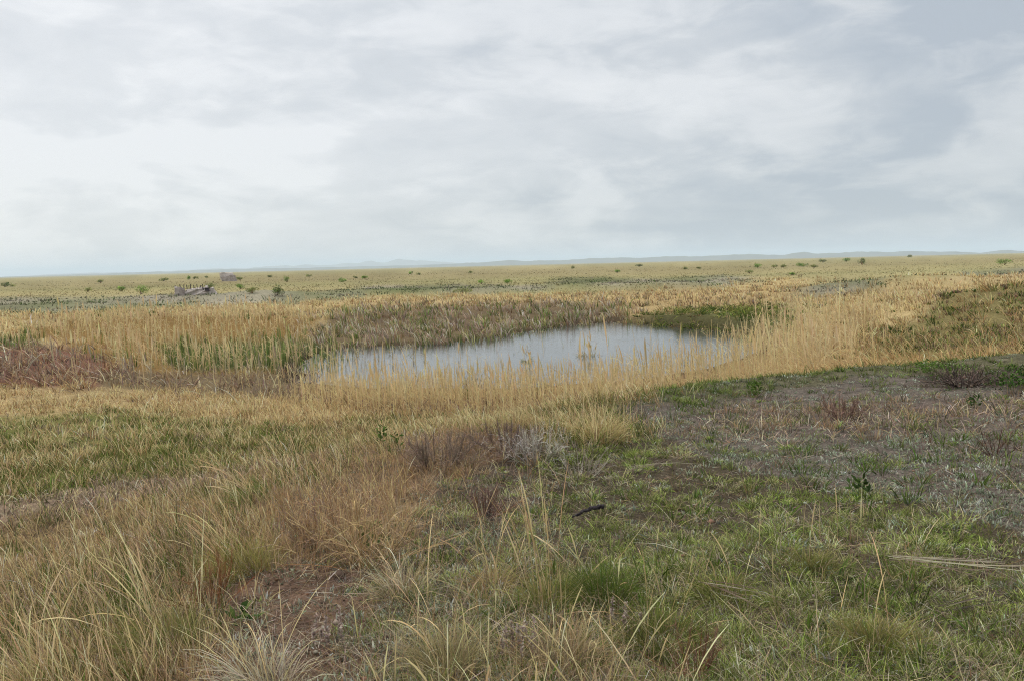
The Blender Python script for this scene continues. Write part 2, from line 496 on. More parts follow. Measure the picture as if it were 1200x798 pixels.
def build_ground():
    az = np.concatenate([np.radians(np.linspace(-48, 48, 640)), np.radians(np.linspace(48, 312, 70))[1:-1]])
    dy = np.concatenate([np.geomspace(2000, 620, 30)[:-1], np.linspace(620, 2.0, 560), np.geomspace(2.0, 0.11, 24)[1:]])
    rad = 2826.0 / dy
    na, nr = len(az), len(rad)
    A, Rr = np.meshgrid(az, rad)
    x = (Rr * np.sin(A)).ravel(); y = (Rr * np.cos(A)).ravel()
    z = height(x, y)
    V = np.stack([x, y, z], -1)
    V = np.concatenate([V, [[0, 0, H1(0.01, 0.01)]]])
    i = np.arange(nr - 1)[:, None] * na + np.arange(na)[None, :]
    j = np.arange(nr - 1)[:, None] * na + (np.arange(na)[None, :] + 1) % na
    Q = np.stack([i, i + na, j + na, j], -1).reshape(-1, 4)
    zi = zone_of(x, y)
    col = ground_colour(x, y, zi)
    # blend zone borders softly: average with neighbours along the rings
    c3 = col.reshape(nr, na, 3)
    for _ in range(5):
        c3[:, 1:-1] = (c3[:, :-2] + c3[:, 2:] + c3[:, 1:-1] * 2) / 4
        c3[1:-1] = (c3[:-2] + c3[2:] + c3[1:-1] * 2) / 4
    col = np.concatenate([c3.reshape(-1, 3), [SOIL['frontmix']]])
    T = np.stack([np.full(na, len(V) - 1), np.arange(na), (np.arange(na) + 1) % na, np.full(na, len(V) - 1)], -1)
    m, nt, out = new_mat('steppe_soil')
    p = nt.nodes.new('ShaderNodeBsdfDiffuse')
    a = nt.nodes.new('ShaderNodeAttribute'); a.attribute_name = 'Col'
    tc = nt.nodes.new('ShaderNodeTexCoord')
    f = None
    base = a.outputs['Color']
    for scale, amt in ((38.0, .55), (7.0, .40), (0.9, .10)):
        n = nt.nodes.new('ShaderNodeTexNoise'); n.inputs['Scale'].default_value = scale; n.inputs['Detail'].default_value = 5
        n.inputs['Roughness'].default_value = .7
        nt.links.new(tc.outputs['Object'], n.inputs['Vector'])
        mr = nt.nodes.new('ShaderNodeMapRange'); mr.inputs[1].default_value = .3; mr.inputs[2].default_value = .7
        mr.inputs[3].default_value = 1 - amt; mr.inputs[4].default_value = 1 + amt
        nt.links.new(n.outputs['Fac'], mr.inputs[0])
        vm = nt.nodes.new('ShaderNodeVectorMath'); vm.operation = 'SCALE'
        nt.links.new(base, vm.inputs[0]); nt.links.new(mr.outputs[0], vm.inputs['Scale'])
        base = vm.outputs[0]
        if f is None:
            f = n
    b = nt.nodes.new('ShaderNodeBump'); b.inputs['Strength'].default_value = .6; b.inputs['Distance'].default_value = .03
    nt.links.new(f.outputs['Fac'], b.inputs['Height']); nt.links.new(b.outputs[0], p.inputs['Normal'])
    nt.links.new(base, p.inputs['Color']); nt.links.new(p.outputs[0], out.inputs[0])
    me = quad_mesh('ground', V, Q, col, m)
    o = link('ground', me)
    # close the small hole under the viewer's feet with triangles
    me2 = bpy.data.meshes.new('ground_hole')
    import bmesh
    bm = bmesh.new(); bm.from_mesh(me)
    bm.verts.ensure_lookup_table()
    cv = bm.verts[len(V) - 1]
    for q in range(na):
        bm.faces.new((cv, bm.verts[(q + 1) % na], bm.verts[q]))
    bm.normal_update(); bm.to_mesh(me); bm.free()
    for pl in me.polygons[-na:]:
        pass
    bpy.data.meshes.remove(me2)
    tag(o, 'dry steppe ground with low mound and hollow for the pond', 'ground', kind='structure')
    return o


build_ground()


# ------------------------------------------------------------------ pond
def build_water():
    cx = sum(p[0] for p in POND) / len(POND); cy = sum(p[1] for p in POND) / len(POND)
    V, n = [], len(POND)
    import bmesh
    bm = bmesh.new()
    vs = []
    for (x, y) in POND:
        d = math.hypot(x - cx, y - cy); k = (d + 1.4) / d
        vs.append(bm.verts.new((cx + (x - cx) * k, cy + (y - cy) * k, 0)))
    f = bm.faces.new(vs)
    if f.normal.z < 0:
        f.normal_flip()
    bm.normal_update()
    if f.normal.z < 0:
        bmesh.ops.reverse_faces(bm, faces=[f])
    me = bpy.data.meshes.new('water'); bm.to_mesh(me); bm.free()
    m, nt, out = new_mat('pond_water')
    p = nt.nodes.new('ShaderNodeBsdfPrincipled')
    p.inputs['Base Color'].default_value = (.045, .05, .045, 1); p.inputs['Roughness'].default_value = .06
    p.inputs['IOR'].default_value = 1.33; p.inputs['Specular IOR Level'].default_value = .5
    tc = nt.nodes.new('ShaderNodeTexCoord'); mp = nt.nodes.new('ShaderNodeMapping'); mp.inputs['Rotation'].default_value = (0, 0, .5)
    mp.inputs['Scale'].default_value = (1.0, 2.6, 1)
    n1 = nt.nodes.new('ShaderNodeTexNoise'); n1.inputs['Scale'].default_value = 3.2; n1.inputs['Detail'].default_value = 4
    n2 = nt.nodes.new('ShaderNodeTexNoise'); n2.inputs['Scale'].default_value = .25; n2.inputs['Detail'].default_value = 2
    mu = nt.nodes.new('ShaderNodeMath'); mu.operation = 'MULTIPLY'
    mr = nt.nodes.new('ShaderNodeMapRange'); mr.inputs[1].default_value = .4; mr.inputs[2].default_value = .6; mr.inputs[3].default_value = .75
    b = nt.nodes.new('ShaderNodeBump'); b.inputs['Strength'].default_value = .30; b.inputs['Distance'].default_value = .02
    nt.links.new(tc.outputs['Object'], mp.inputs[0]); nt.links.new(mp.outputs[0], n1.inputs['Vector']); nt.links.new(tc.outputs['Object'], n2.inputs['Vector'])
    nt.links.new(n2.outputs['Fac'], mr.inputs[0]); nt.links.new(n1.outputs['Fac'], mu.inputs[0]); nt.links.new(mr.outputs[0], mu.inputs[1])
    nt.links.new(mu.outputs[0], b.inputs['Height']); nt.links.new(b.outputs[0], p.inputs['Normal']); nt.links.new(p.outputs[0], out.inputs[0])
    me.materials.append(m)
    tag(link('water', me), 'still grey pond water reflecting the overcast sky', 'pond', kind='structure')


build_water()


# ------------------------------------------------------------------ far hills
def build_hills(name, R, prof, depth, col, seed, label, hk=1.0):
    """a range along an arc at range R; prof: (photo u, height in photo pixels)"""
    us = np.array([p[0] for p in prof], float); hs = np.array([p[1] for p in prof], float)
    u = np.linspace(us[0], us[-1], 420)
    hp = np.interp(u, us, hs)
    hp = hp * hk * (1 + (fbm(u / 26, u * 0 + 3.3, seed, 4) - .5) * .9)
    az = np.arctan((u - 600) / F)
    t = np.linspace(-1, 1, 21)
    g = np.exp(-(t * 2.0) ** 2) - math.exp(-4)
    rr = R + t[:, None] * depth + (fbm(u / 40, u * 0, seed + 9, 3) - .5)[None, :] * depth * .8
    hh = hp * R / F
    X = rr * np.sin(az)[None, :]; Y = rr * np.cos(az)[None, :]
    rough = fbm(X / 700, Y / 700, seed + 3, 4)
    Z = g[:, None] * hh[None, :] * (0.72 + .56 * rough) - 1.0
    V = np.stack([X, Y, Z], -1).reshape(-1, 3)
    n, k = len(u), len(t)
    i = np.arange(k - 1)[:, None] * n + np.arange(n - 1)[None, :]
    Q = np.stack([i, i + 1, i + n + 1, i + n], -1).reshape(-1, 4)
    m = noise_mat(name + '_grass', col * .8, col * 1.15, .004, bump=0)
    tag(link(name, quad_mesh(name, V, Q, None, m)), label, 'hills', kind='structure')


build_hills('hills', 17500, [(-260, 0), (-60, 0), (30, 1), (60, 3), (110, 3.5), (160, 3), (210, 4), (260, 6), (300, 7), (340, 8.5), (380, 8), (405, 10), (420, 9), (440, 11.5), (455, 10), (470, 12), (500, 9), (540, 6), (600, 5), (660, 3), (720, 1), (800, 0)], 1400, C(112, 104, 80), 201,
            'pale far hills on the horizon behind the steppe', .72)
build_hills('hills', 9500, [(380, 0), (450, .8), (520, 3), (560, 4.5), (620, 5), (680, 5), (740, 6), (800, 5), (850, 7), (900, 5), (950, 6), (1000, 6), (1060, 4), (1100, 3), (1150, 1), (1180, 3.5), (1215, 1), (1300, .5), (1400, 0)], 900, C(96, 92, 70), 221,
            'blue grey low hills along the horizon')
build_hills('hills', 9800, [(-250, 0), (-100, 0), (60, 1.2), (150, 2.0), (240, 2.6), (330, 3), (420, 2.5), (520, 2.2), (600, 1), (680, 0)], 800, C(96, 92, 70), 231,
            'low dark rise below the pale hills')

# ------------------------------------------------------------------ grasses (too many to count)
STRAW = C(202, 182, 136); STRAW2 = C(182, 158, 114); GOLD = C(218, 194, 146); GOLD2 = C(200, 174, 128); PALE = C(212, 194, 150)
OLIVE = C(112, 112, 62); GREEN = C(84, 104, 44); GREEN2 = C(70, 92, 36); DGREEN = C(56, 70, 34)
BROWN = C(130, 98, 64); RUST = C(126, 84, 54); MAUVE = C(136, 116, 104); GREY = C(140, 128, 110); SAGE = C(128, 136, 116); SAGE2 = C(104, 114, 96)
BLEACH = C(220, 208, 178); DKGREY = C(84, 74, 66)


def grass_far():
    b = Bag()
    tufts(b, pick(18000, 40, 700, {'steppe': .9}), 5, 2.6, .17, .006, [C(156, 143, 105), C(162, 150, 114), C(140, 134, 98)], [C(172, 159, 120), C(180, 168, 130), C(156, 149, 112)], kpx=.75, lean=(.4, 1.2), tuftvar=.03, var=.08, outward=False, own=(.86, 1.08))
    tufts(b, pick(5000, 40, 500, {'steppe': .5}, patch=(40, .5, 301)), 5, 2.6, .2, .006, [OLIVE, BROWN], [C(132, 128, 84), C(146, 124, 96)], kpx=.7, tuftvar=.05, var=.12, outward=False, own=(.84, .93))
    tufts(b, pick(16000, 28, 260, {'goldplain': 1, 'tan': .5, 'brownmeadow': .4}), 9, .6, .42, .005, [STRAW2, GOLD2, BROWN], [GOLD, STRAW, C(200, 178, 130)], kpx=.65, lean=(.05, .4), wind=.12, tuftvar=.2)
    tufts(b, pick(9000, 28, 200, {'tan': .9, 'brownmeadow': .8, 'goldplain': .15}), 9, .35, .42, .005, [MAUVE, BROWN, OLIVE], [STRAW, C(180, 156, 120), MAUVE], kpx=.8, tuftvar=.22)
    tag(b.build('steppe_grass', M_VEG), 'pale dry steppe grass covering the far plain', 'grass', kind='stuff')
    b = Bag()
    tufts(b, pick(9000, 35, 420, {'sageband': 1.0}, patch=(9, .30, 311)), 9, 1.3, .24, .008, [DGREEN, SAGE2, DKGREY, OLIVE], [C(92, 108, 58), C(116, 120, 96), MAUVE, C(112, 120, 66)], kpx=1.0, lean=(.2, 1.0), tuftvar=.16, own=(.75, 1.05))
    tufts(b, pick(1800, 35, 420, {'sageband': 1.0}, patch=(9, .48, 313)), 9, .8, .34, .008, [DGREEN, SAGE2], [C(96, 110, 62), C(112, 120, 80)], kpx=.9, lean=(.2, 1.0), tuftvar=.2)
    tufts(b, pick(9000, 28, 75, {'hillock': .9, 'goldplain': .03}), 12, .3, .26, .006, [DGREEN, OLIVE, BROWN], [GREEN, C(120, 122, 66), MAUVE], kpx=.8, tuftvar=.25)
    tag(b.build('green_grey_grass', M_VEG), 'dark green and grey low growth on the far banks', 'grass', kind='stuff')


def reeds():
    b = Bag()
    def stand(N, r0, r1, dens, L, leaves=2, cols=(STRAW2, GOLD2), tips=(GOLD, STRAW), w=.009, patch=None, kpx=.55, plume=.55, wind=.05, stemw=1.0):
        x, y, z, r = pick(N, r0, r1, dens, patch=patch)
        z = np.maximum(z, -.3)
        n = len(x)
        P = np.stack([x, y, z], -1)
        LL = L * np.exp(rng.normal(0, .17, n)) * (.75 + .5 * fbm(x / 1.4, y / 1.4, 411, 2))
        az = rng.uniform(0, 2 * pi, n)
        az = np.where(rng.uniform(0, 1, n) < .65, WIND + rng.normal(0, .7, n), az)
        lean = np.abs(rng.normal(0, .07, n)) + wind * .3; bend = np.abs(rng.normal(.12, .12, n))
        c0 = palette(n, cols, .18); c1 = palette(n, tips, .16)
        pl = rng.uniform(0, 1, n) < plume
        ww = np.maximum(w * .6, px(r, kpx)) * stemw
        for sel, prof in ((pl, PLUME), (~pl, STEM)):
            if sel.any():
                b.add(ribbons(P[sel], LL[sel], ww[sel], az[sel], lean[sel], bend[sel], c0[sel], c1[sel], prof, power=3, phi=rng.uniform(-.9, .9, sel.sum())))
        if leaves:
            i = np.repeat(np.arange(n), leaves); m = len(i)
            f = rng.uniform(.12, .8, m)
            Pl = P[i] + np.stack([np.sin(lean[i]) * np.cos(az[i]) * f * LL[i], np.sin(lean[i]) * np.sin(az[i]) * f * LL[i], np.cos(lean[i]) * f * LL[i]], -1)
            b.add(ribbons(Pl, L * rng.uniform(.14, .28, m), np.maximum(w * 1.3, px(r[i], kpx)), np.where(rng.uniform(0, 1, m) < .5, WIND + rng.normal(0, .6, m), rng.uniform(0, 2 * pi, m)),
                          rng.uniform(.25, .8, m), rng.uniform(.3, 1.4, m), palette(m, list(cols) + [STRAW], .2), palette(m, list(tips) + [PALE], .2), BLADE))
    stand(26000, 16, 60, {'nearreed': 1.0, 'rightreed': .3}, .78, 3, patch=(1.1, .25, 321), plume=.3, kpx=.45)
    stand(6000, 16, 60, {'nearreed': .16}, 1.3, 2, patch=(1.8, .40, 323))
    stand(17000, 16, 60, {'rightmass': 1.0}, 1.6, 4, kpx=.42, cols=(STRAW2, GOLD2), tips=(GOLD, C(220, 200, 156)))
    stand(15000, 16, 60, {'rightreed': .55}, 1.4, 3, kpx=.42, patch=(1.6, .25, 327))
    stand(5200, 18, 60, {'waterreed': .07, 'nearreed': .05}, 1.6, 1, patch=(1.8, .42, 325), cols=(GOLD2, STRAW2), tips=(GOLD, GOLD2))
    stand(14000, 24, 90, {'reedbed': 1.0, 'greenreed': .3}, 1.12, 4, kpx=.5, patch=(3, .25, 331))
    stand(7000, 20, 70, {'greyreed': .7, 'greenreed': .3, 'redreed': .22}, .95, 3, cols=(STRAW2, GREY, MAUVE), tips=(STRAW, PALE, GREY), plume=.35, wind=.25)
    tag(b.build('reed_grass', M_VEG), 'tall golden dry reeds with feathery heads round the pond', 'reeds', kind='stuff')
    b = Bag()
    # fresh green shoots and dark litter at the foot of the reeds
    tufts(b, pick(9000, 22, 70, {'greenreed': .65, 'cattail': .12, 'reedbed': .05}), 8, .22, .55, .012, [C(84, 102, 48), C(96, 110, 58)], [C(112, 128, 66), C(140, 146, 86)], lean=(0, .2), bend=(0, .35), kpx=.7)
    tufts(b, pick(1500, 22, 60, {'nearreed': .10, 'waterreed': .02, 'rightreed': .08}), 7, .2, .55, .01, [GREEN2, OLIVE], [GREEN, OLIVE], lean=(0, .25), bend=(0, .4), kpx=.6)
    tag(b.build('green_reed_foliage', M_LEAF), 'fresh green reed shoots standing at the water edge', 'reeds', kind='stuff')
    b = Bag()
    tufts(b, pick(8500, 28, 80, {'cattail': .9}), 9, .3, .58, .012, [GREY, BROWN, OLIVE, GREEN2, MAUVE], [C(206, 192, 160), C(176, 154, 138), STRAW2, C(128, 136, 82), C(192, 174, 154)], lean=(0, .4), bend=(0, 1.3), kpx=.75, tuftvar=.3, wind=.1)
    tufts(b, pick(5000, 28, 90, {'farbank': .9, 'brownmeadow': .5}), 12, .3, .26, .01, [OLIVE, BROWN, STRAW2], [C(128, 126, 76), STRAW2, C(150, 130, 100)], lean=(.2, 1.0), bend=(.3, 1.2), kpx=.7, tuftvar=.25)
    tufts(b, pick(9000, 28, 80, {'farbank': .9}, patch=(2, .26, 341)), 14, .35, .5, .01, [OLIVE, GREEN2, DGREEN], [C(128, 126, 66), C(120, 126, 62), GREEN, STRAW2], lean=(.2, 1.1), bend=(.5, 1.9), kpx=.7, tuftvar=.25)
    tufts(b, pick(9000, 18, 60, {'redreed': 1.0}), 8, .3, .5, .012, [C(112, 84, 70), C(104, 84, 76), BROWN], [C(150, 126, 106), C(162, 144, 126), C(176, 150, 118), C(134, 108, 92)], lean=(.2, 1.1), bend=(.1, .9), kpx=.8, wind=.35, tuftvar=.2)
    tufts(b, pick(2500, 18, 60, {'redreed': .5, 'greyreed': .5}), 4, .3, .7, .014, [GREY, PALE], [BLEACH, C(196, 180, 160)], lean=(.1, .9), bend=(.1, 1.4), kpx=.8, wind=.3)
    tufts(b, pick(7000, 18, 60, {'greyreed': .5, 'nearreed': .3, 'rightreed': .25}), 8, .3, .4, .008, [MAUVE, BROWN, DKGREY], [MAUVE, GREY, C(150, 122, 90)], lean=(.2, 1.1), bend=(.1, .9), kpx=.7)
    tag(b.build('marsh_vegetation', M_VEG), 'brown and grey broken sedges and cattail leaves along the far shore', 'sedges', kind='stuff')


def meadow():
    b = Bag()
    G = {'goldstrip': 1.0, 'greenmeadow': .24, 'crestmix': .25, 'tangrass': .9}
    tufts(b, pick(34000, 9, 60, G, patch=(1.5, .27, 351)), 12, .20, .23, .005, [STRAW2, GOLD2, BROWN], [GOLD, STRAW, STRAW2], lean=(.1, .6), bend=(.2, 1.1), kpx=.5, wind=.12, tuftvar=.18)
    tufts(b, pick(14000, 14, 60, {'tangrass': 1, 'hillock': .7}), 10, .25, .5, .006, [BROWN, STRAW2, OLIVE], [C(190, 158, 110), STRAW2, STRAW], lean=(.1, .7), bend=(.2, 1.1), kpx=.6, wind=.2, tuftvar=.2)
    tufts(b, pick(26000, 5, 30, {'mauvestrip': 1.0, 'tallslope': .12, 'goldstrip': .1, 'mauvetop': .3}), 9, .14, .15, .004, [MAUVE, BROWN, GREY, DKGREY], [C(170, 150, 132), C(160, 148, 130), STRAW2, C(132, 130, 90), DKGREY], lean=(.2, 1.1), bend=(.1, .9), kpx=.7, tuftvar=.4, var=.4)
    tufts(b, pick(9000, 8, 40, {'greenmeadow': .7, 'goldstrip': .15, 'crestmix': .3}), 8, .14, .16, .004, [BROWN, DKGREY, MAUVE], [C(160, 140, 112), GREY, C(140, 124, 100)], lean=(.2, 1.1), bend=(.1, 1.2), kpx=.6, tuftvar=.3)
    tag(b.build('meadow_grass', M_VEG), 'golden dry meadow grass below the mound', 'grass', kind='stuff')
    b = Bag()
    tufts(b, pick(16000, 8, 40, {'greenmeadow': .9, 'crestmix': .7, 'goldstrip': .06}, patch=(1.6, .40, 361)), 12, .16, .16, .006, [GREEN2, DGREEN, OLIVE], [GREEN, OLIVE, C(120, 122, 62)], lean=(.1, .7), bend=(.2, 1.0), kpx=.55, tuftvar=.2)
    tufts(b, pick(7000, 4, 18, {'tallslope': .45}, patch=(1.3, .46, 365)), 12, .12, .2, .005, [GREEN2, DGREEN], [GREEN, OLIVE], lean=(.05, .4), bend=(.2, .9), kpx=.45)
    tag(b.build('meadow_foliage', M_LEAF), 'green grass growing in patches through the dry meadow', 'grass', kind='stuff')
    b = Bag()
    # tall brown-gold grass on the left slope
    tufts(b, pick(24000, 3.2, 20, {'tallslope': .85, 'crestmix': .25, 'brownweed': .25, 'mauvestrip': .08}, patch=(1.1, .36, 371)), 10, .09, .17, .003, [C(146, 116, 82), STRAW2, OLIVE, MAUVE, DKGREY], [C(214, 184, 130), C(206, 176, 126), C(172, 146, 106), C(164, 140, 116), C(150, 138, 104)], lean=(.05, .55), bend=(-.2, 1.3), kpx=.5, wind=.12, tuftvar=.3, var=.4)
    tufts(b, pick(4200, 3.2, 22, {'tallslope': .6, 'crestmix': .4, 'greenmeadow': .03, 'brownweed': .2}), 3, .06, .40, .003, [STRAW2, BROWN], [GOLD, STRAW], prof=SPIKE, lean=(.0, .3), bend=(.1, .8), kpx=.42, wind=.12)
    # fine crinkled twigs
    tufts(b, pick(16000, 3.2, 18, {'tallslope': .6, 'brownweed': 1.0, 'frontmix': .12, 'mauvetop': .25, 'crestmix': .15}, patch=(.9, .4, 375)), 14, .10, .16, .0022, [BROWN, C(120, 92, 70), MAUVE], [C(198, 166, 118), C(166, 144, 120), C(186, 154, 112)], lean=(.1, 1.1), bend=(-.9, 1.2), kpx=.42, tuftvar=.2)
    tag(b.build('tall_dry_grass', M_VEG), 'knee high brown gold grass on the slope of the mound', 'grass', kind='stuff')


def mound_top():
    b = Bag()
    fd = {'fescue': .95, 'crestline': .45, 'frontmix': .45, 'crestmix': .25, 'sagetop': .05, 'redsoil': .03}
    FG0 = [C(92, 106, 50), C(110, 112, 66), C(80, 98, 44), C(114, 108, 82), C(86, 102, 48)]; FG1 = [C(142, 156, 78), C(174, 168, 116), C(134, 150, 74), C(184, 172, 136), C(150, 156, 88)]
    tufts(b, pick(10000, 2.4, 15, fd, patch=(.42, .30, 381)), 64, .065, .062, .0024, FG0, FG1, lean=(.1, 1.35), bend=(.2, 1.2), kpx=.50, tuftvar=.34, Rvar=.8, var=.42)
    tufts(b, pick(9000, 2.4, 15, {'fescue': .6, 'frontmix': .5, 'sagetop': .1, 'crestmix': .3, 'tallslope': .1}), 12, .06, .08, .003, [C(72, 88, 38), C(88, 94, 50)], [C(116, 132, 60), C(138, 138, 78)], lean=(.1, .9), bend=(.1, .9), kpx=.45, tuftvar=.2)
    tufts(b, pick(30000, 8, 20, {'crestline': .42, 'sagetop': .05, 'mauvetop': .04}, patch=(.8, .36, 385)), 14, .08, .11, .005, [C(72, 86, 40), C(88, 94, 54)], [C(108, 124, 62), C(134, 138, 84), C(98, 114, 54)], lean=(.1, .9), bend=(.1, .9), kpx=.55, tuftvar=.3)
    tag(b.build('fescue_grass', M_LEAF), 'short tufted green grass over the top of the mound', 'grass', kind='stuff')
    b = Bag()
    sd = {'sagetop': 1.0, 'crestline': 1.0, 'mauvetop': .35, 'darkcrest': .25, 'frontmix': .28, 'fescue': .07, 'redsoil': .10, 'crestmix': .1, 'brownweed': .1}
    tufts(b, pick(46000, 2.4, 24, sd, patch=(.70, .27, 391)), 16, .07, .038, .009, [SAGE2, C(92, 98, 82), DKGREY], [C(160, 170, 142), C(174, 178, 158), C(138, 148, 116), C(138, 128, 114)], lean=(.1, 1.3), bend=(-.2, .7), kpx=.7, tuftvar=.40, Rvar=.6)
    tufts(b, pick(4000, 2.4, 24, {'crestline': 1.0, 'sagetop': .45, 'darkcrest': .5, 'fescue': .12, 'frontmix': .1}, patch=(.8, .5, 395)), 16, .07, .13, .008, [GREEN2, DGREEN], [GREEN, C(96, 112, 54)], lean=(.1, .9), bend=(0, .8), kpx=.6)
    tag(b.build('sage_weeds', M_LEAF), 'low grey green wormwood covering the mound top', 'wormwood', kind='stuff')
    b = Bag()
    # dead lying stalks and grey thatch
    ld = {'sagetop': .8, 'mauvetop': .9, 'darkcrest': .9, 'fescue': .55, 'frontmix': .9, 'redsoil': .9, 'brownweed': .6, 'crestmix': .4, 'tallslope': .3}
    tufts(b, pick(22000, 2.4, 22, ld), 5, .09, .11, .0028, [MAUVE, GREY, DKGREY, BROWN], [C(160, 150, 132), C(180, 166, 144), C(150, 128, 116), C(150, 130, 108)], lean=(1.15, 1.5), bend=(-.1, .25), kpx=.42, outward=False, tuftvar=.25)
    tufts(b, pick(7000, 2.4, 22, {'mauvetop': .7, 'sagetop': .5, 'darkcrest': 1.0, 'fescue': .10, 'frontmix': .3, 'redsoil': .12}, patch=(.8, .42, 401)), 16, .08, .13, .0025, [DKGREY, BROWN, MAUVE], [MAUVE, C(134, 112, 98), C(128, 116, 106)], lean=(.1, 1.2), bend=(-.5, .8), kpx=.42, tuftvar=.25)
    tufts(b, pick(900, 2.4, 10, {'fescue': .6, 'frontmix': 1.0, 'tallslope': .5, 'redsoil': .3}), 2, .04, .30, .004, [STRAW2, GREY], [PALE, STRAW], lean=(.3, 1.3), bend=(0, .7), kpx=.5)
    tufts(b, pick(6000, 2.4, 12, {'frontmix': 1.0, 'fescue': .22, 'redsoil': .12, 'crestmix': .3, 'brownweed': .3}), 5, .07, .20, .0024, [GREY, STRAW2, DKGREY], [C(190, 176, 148), C(172, 160, 140), STRAW], lean=(.1, 1.0), bend=(.6, 2.6), kpx=.42, var=.3)
    tufts(b, pick(1500, 2.4, 12, {'frontmix': .8, 'fescue': .05, 'crestmix': .2, 'redsoil': .05}, patch=(.9, .4, 405)), 1, .05, .40, .0045, [STRAW2, OLIVE], [GOLD, STRAW], prof=[.7, .65, .6, .7, 1.3, 1.3, .3], lean=(0, .35), bend=(0, 1.0), kpx=.42)
    tag(b.build('plant_litter', M_VEG), 'grey dead stalks and thatch lying between the tufts', 'plant litter', kind='stuff')
    # pebbles and crumbs of red soil
    x, y, z, r = pick(20000, 2.4, 14, {'redsoil': .9, 'sagetop': .22, 'fescue': .12, 'frontmix': .25})
    n = len(x)
    oc = np.array([[1, 0, 0], [0, 1, 0], [-1, 0, 0], [0, -1, 0], [0, 0, 1], [0, 0, -1]], float)
    fc = np.array([[0, 1, 4], [1, 2, 4], [2, 3, 4], [3, 0, 4], [1, 0, 5], [2, 1, 5], [3, 2, 5], [0, 3, 5]])
    s = rng.lognormal(-4.9, .5, n)
    V = oc[None] * s[:, None, None] * rng.uniform(.6, 1.3, (n, 6, 3)) * np.array([1, 1, .7])
    a = rng.uniform(0, 2 * pi, n)[:, None]
    V = np.stack([V[..., 0] * np.cos(a) - V[..., 1] * np.sin(a), V[..., 0] * np.sin(a) + V[..., 1] * np.cos(a), V[..., 2]], -1)
    V = V + np.stack([x, y, z + s * .3], -1)[:, None, :]
    Q = (fc[None] + (np.arange(n) * 6)[:, None, None]).reshape(-1, 3)
    c = np.repeat(palette(n, [C(108, 82, 66), C(130, 104, 86), C(86, 70, 62), C(150, 136, 122)], .25), 6, 0)
    me = quad_mesh('gravel', V.reshape(-1, 3), Q, c, M_TWIG)
    tag(link('gravel', me), 'reddish gravel and crumbs of bare earth', 'gravel', kind='stuff')


grass_far(); reeds(); meadow(); mound_top()

# ------------------------------------------------------------------ single things
def empty(name, loc, label, cat, group=None):
    o = bpy.data.objects.new(name, None); COL.objects.link(o)
    o.empty_display_size = .1; o.location = loc
    return tag(o, label, cat, group)


def spot(u, v):
    x, y = ground(u, v)
    return np.array([x, y, H1(x, y)])


def mp_(u, v):
    """metres to one photo pixel at the ground point under (u, v)"""
    p = spot(u, v)
    return p, math.hypot(p[0], p[1]) / F


def foliage(bag, n, rx, ry, h, leaf, cols, lumps=7, base=.12, minw=0.0):
    """small leaves in a lumpy dome"""
    ca = rng.uniform(0, 2 * pi, lumps); cr_ = np.sqrt(rng.uniform(0, 1, lumps)) * .62
    cz = rng.uniform(.35, .78, lumps) * (1 - .35 * cr_)
    rad = rng.uniform(.22, .42, lumps)
    i = rng.integers(0, lumps, n)
    d = rng.normal(0, 1, (n, 3)); d /= np.linalg.norm(d, axis=1, keepdims=True)
    q = d * (rad[i] * rng.uniform(.35, 1.08, n) ** .6)[:, None]
    P = np.stack([(cr_[i] * np.cos(ca[i]) + q[:, 0]) * rx, (cr_[i] * np.sin(ca[i]) + q[:, 1]) * ry, np.maximum(base * rng.uniform(.3, 1, n), cz[i] + q[:, 2] * 1.1) * h], -1)
    tone = np.exp(rng.normal(0, .28, lumps))[i][:, None]
    c0 = palette(n, cols, .2) * tone
    az = np.arctan2(d[:, 1], d[:, 0]) + rng.normal(0, .6, n)
    bag.add(ribbons(P, leaf * rng.uniform(.7, 1.5, n), np.maximum(leaf * rng.uniform(.35, .6, n), minw), az, rng.uniform(.2, 1.5, n), rng.uniform(-.2, .8, n), c0, c0 * 1.2, [.3, 1, .2]))


def stems(bag, n, R, h, w, cols, lean=(.1, .8), bend=(-.3, .4), seg=None):
    az = rng.uniform(0, 2 * pi, n)
    P = np.stack([R * .25 * np.cos(az) * rng.uniform(0, 1, n), R * .25 * np.sin(az) * rng.uniform(0, 1, n), np.full(n, -.03)], -1)
    c = palette(n, cols, .2)
    bag.add(ribbons(P, h * rng.uniform(.6, 1.05, n), w, az, rng.uniform(*lean, n), rng.uniform(*bend, n), c, c * 1.1, [1.3, 1, .8, .4]))


# --- the ruins far out
import bmesh


def rough_block(bm, cx, cy, z0, sx, sy, sz, seed, rough=.12, cuts=4, lean=(0, 0), taper=.9):
    tb = bmesh.new(); bmesh.ops.create_cube(tb, size=1.0)
    bmesh.ops.subdivide_edges(tb, edges=tb.edges[:], cuts=cuts, use_grid_fill=True)
    allv = list(tb.verts)
    for v in allv:
        x, y, z = v.co
        f = z + .5
        k = 1 - (1 - taper) * f
        n1 = float(fbm(np.array([x * 3.1 + seed]), np.array([z * 3.1 + y * 2.3]), seed)[0]) - .5
        n2 = float(fbm(np.array([y * 3.1 + seed]), np.array([z * 2.7 - x * 2.1]), seed + 4)[0]) - .5
        n3 = float(fbm(np.array([x * 2.3 + seed]), np.array([y * 2.3]), seed + 8)[0]) - .5
        v.co = Vector((cx + x * sx * k + n1 * rough * 2 * min(sx, 2) + lean[0] * f * sz, cy + y * sy * k + n2 * rough * 2 * min(sy, 2), z0 + f * sz * (1 + n3 * rough * 4 * f)))
    tm_ = bpy.data.meshes.new('block'); tb.to_mesh(tm_); tb.free(); bm.from_mesh(tm_); bpy.data.meshes.remove(tm_)


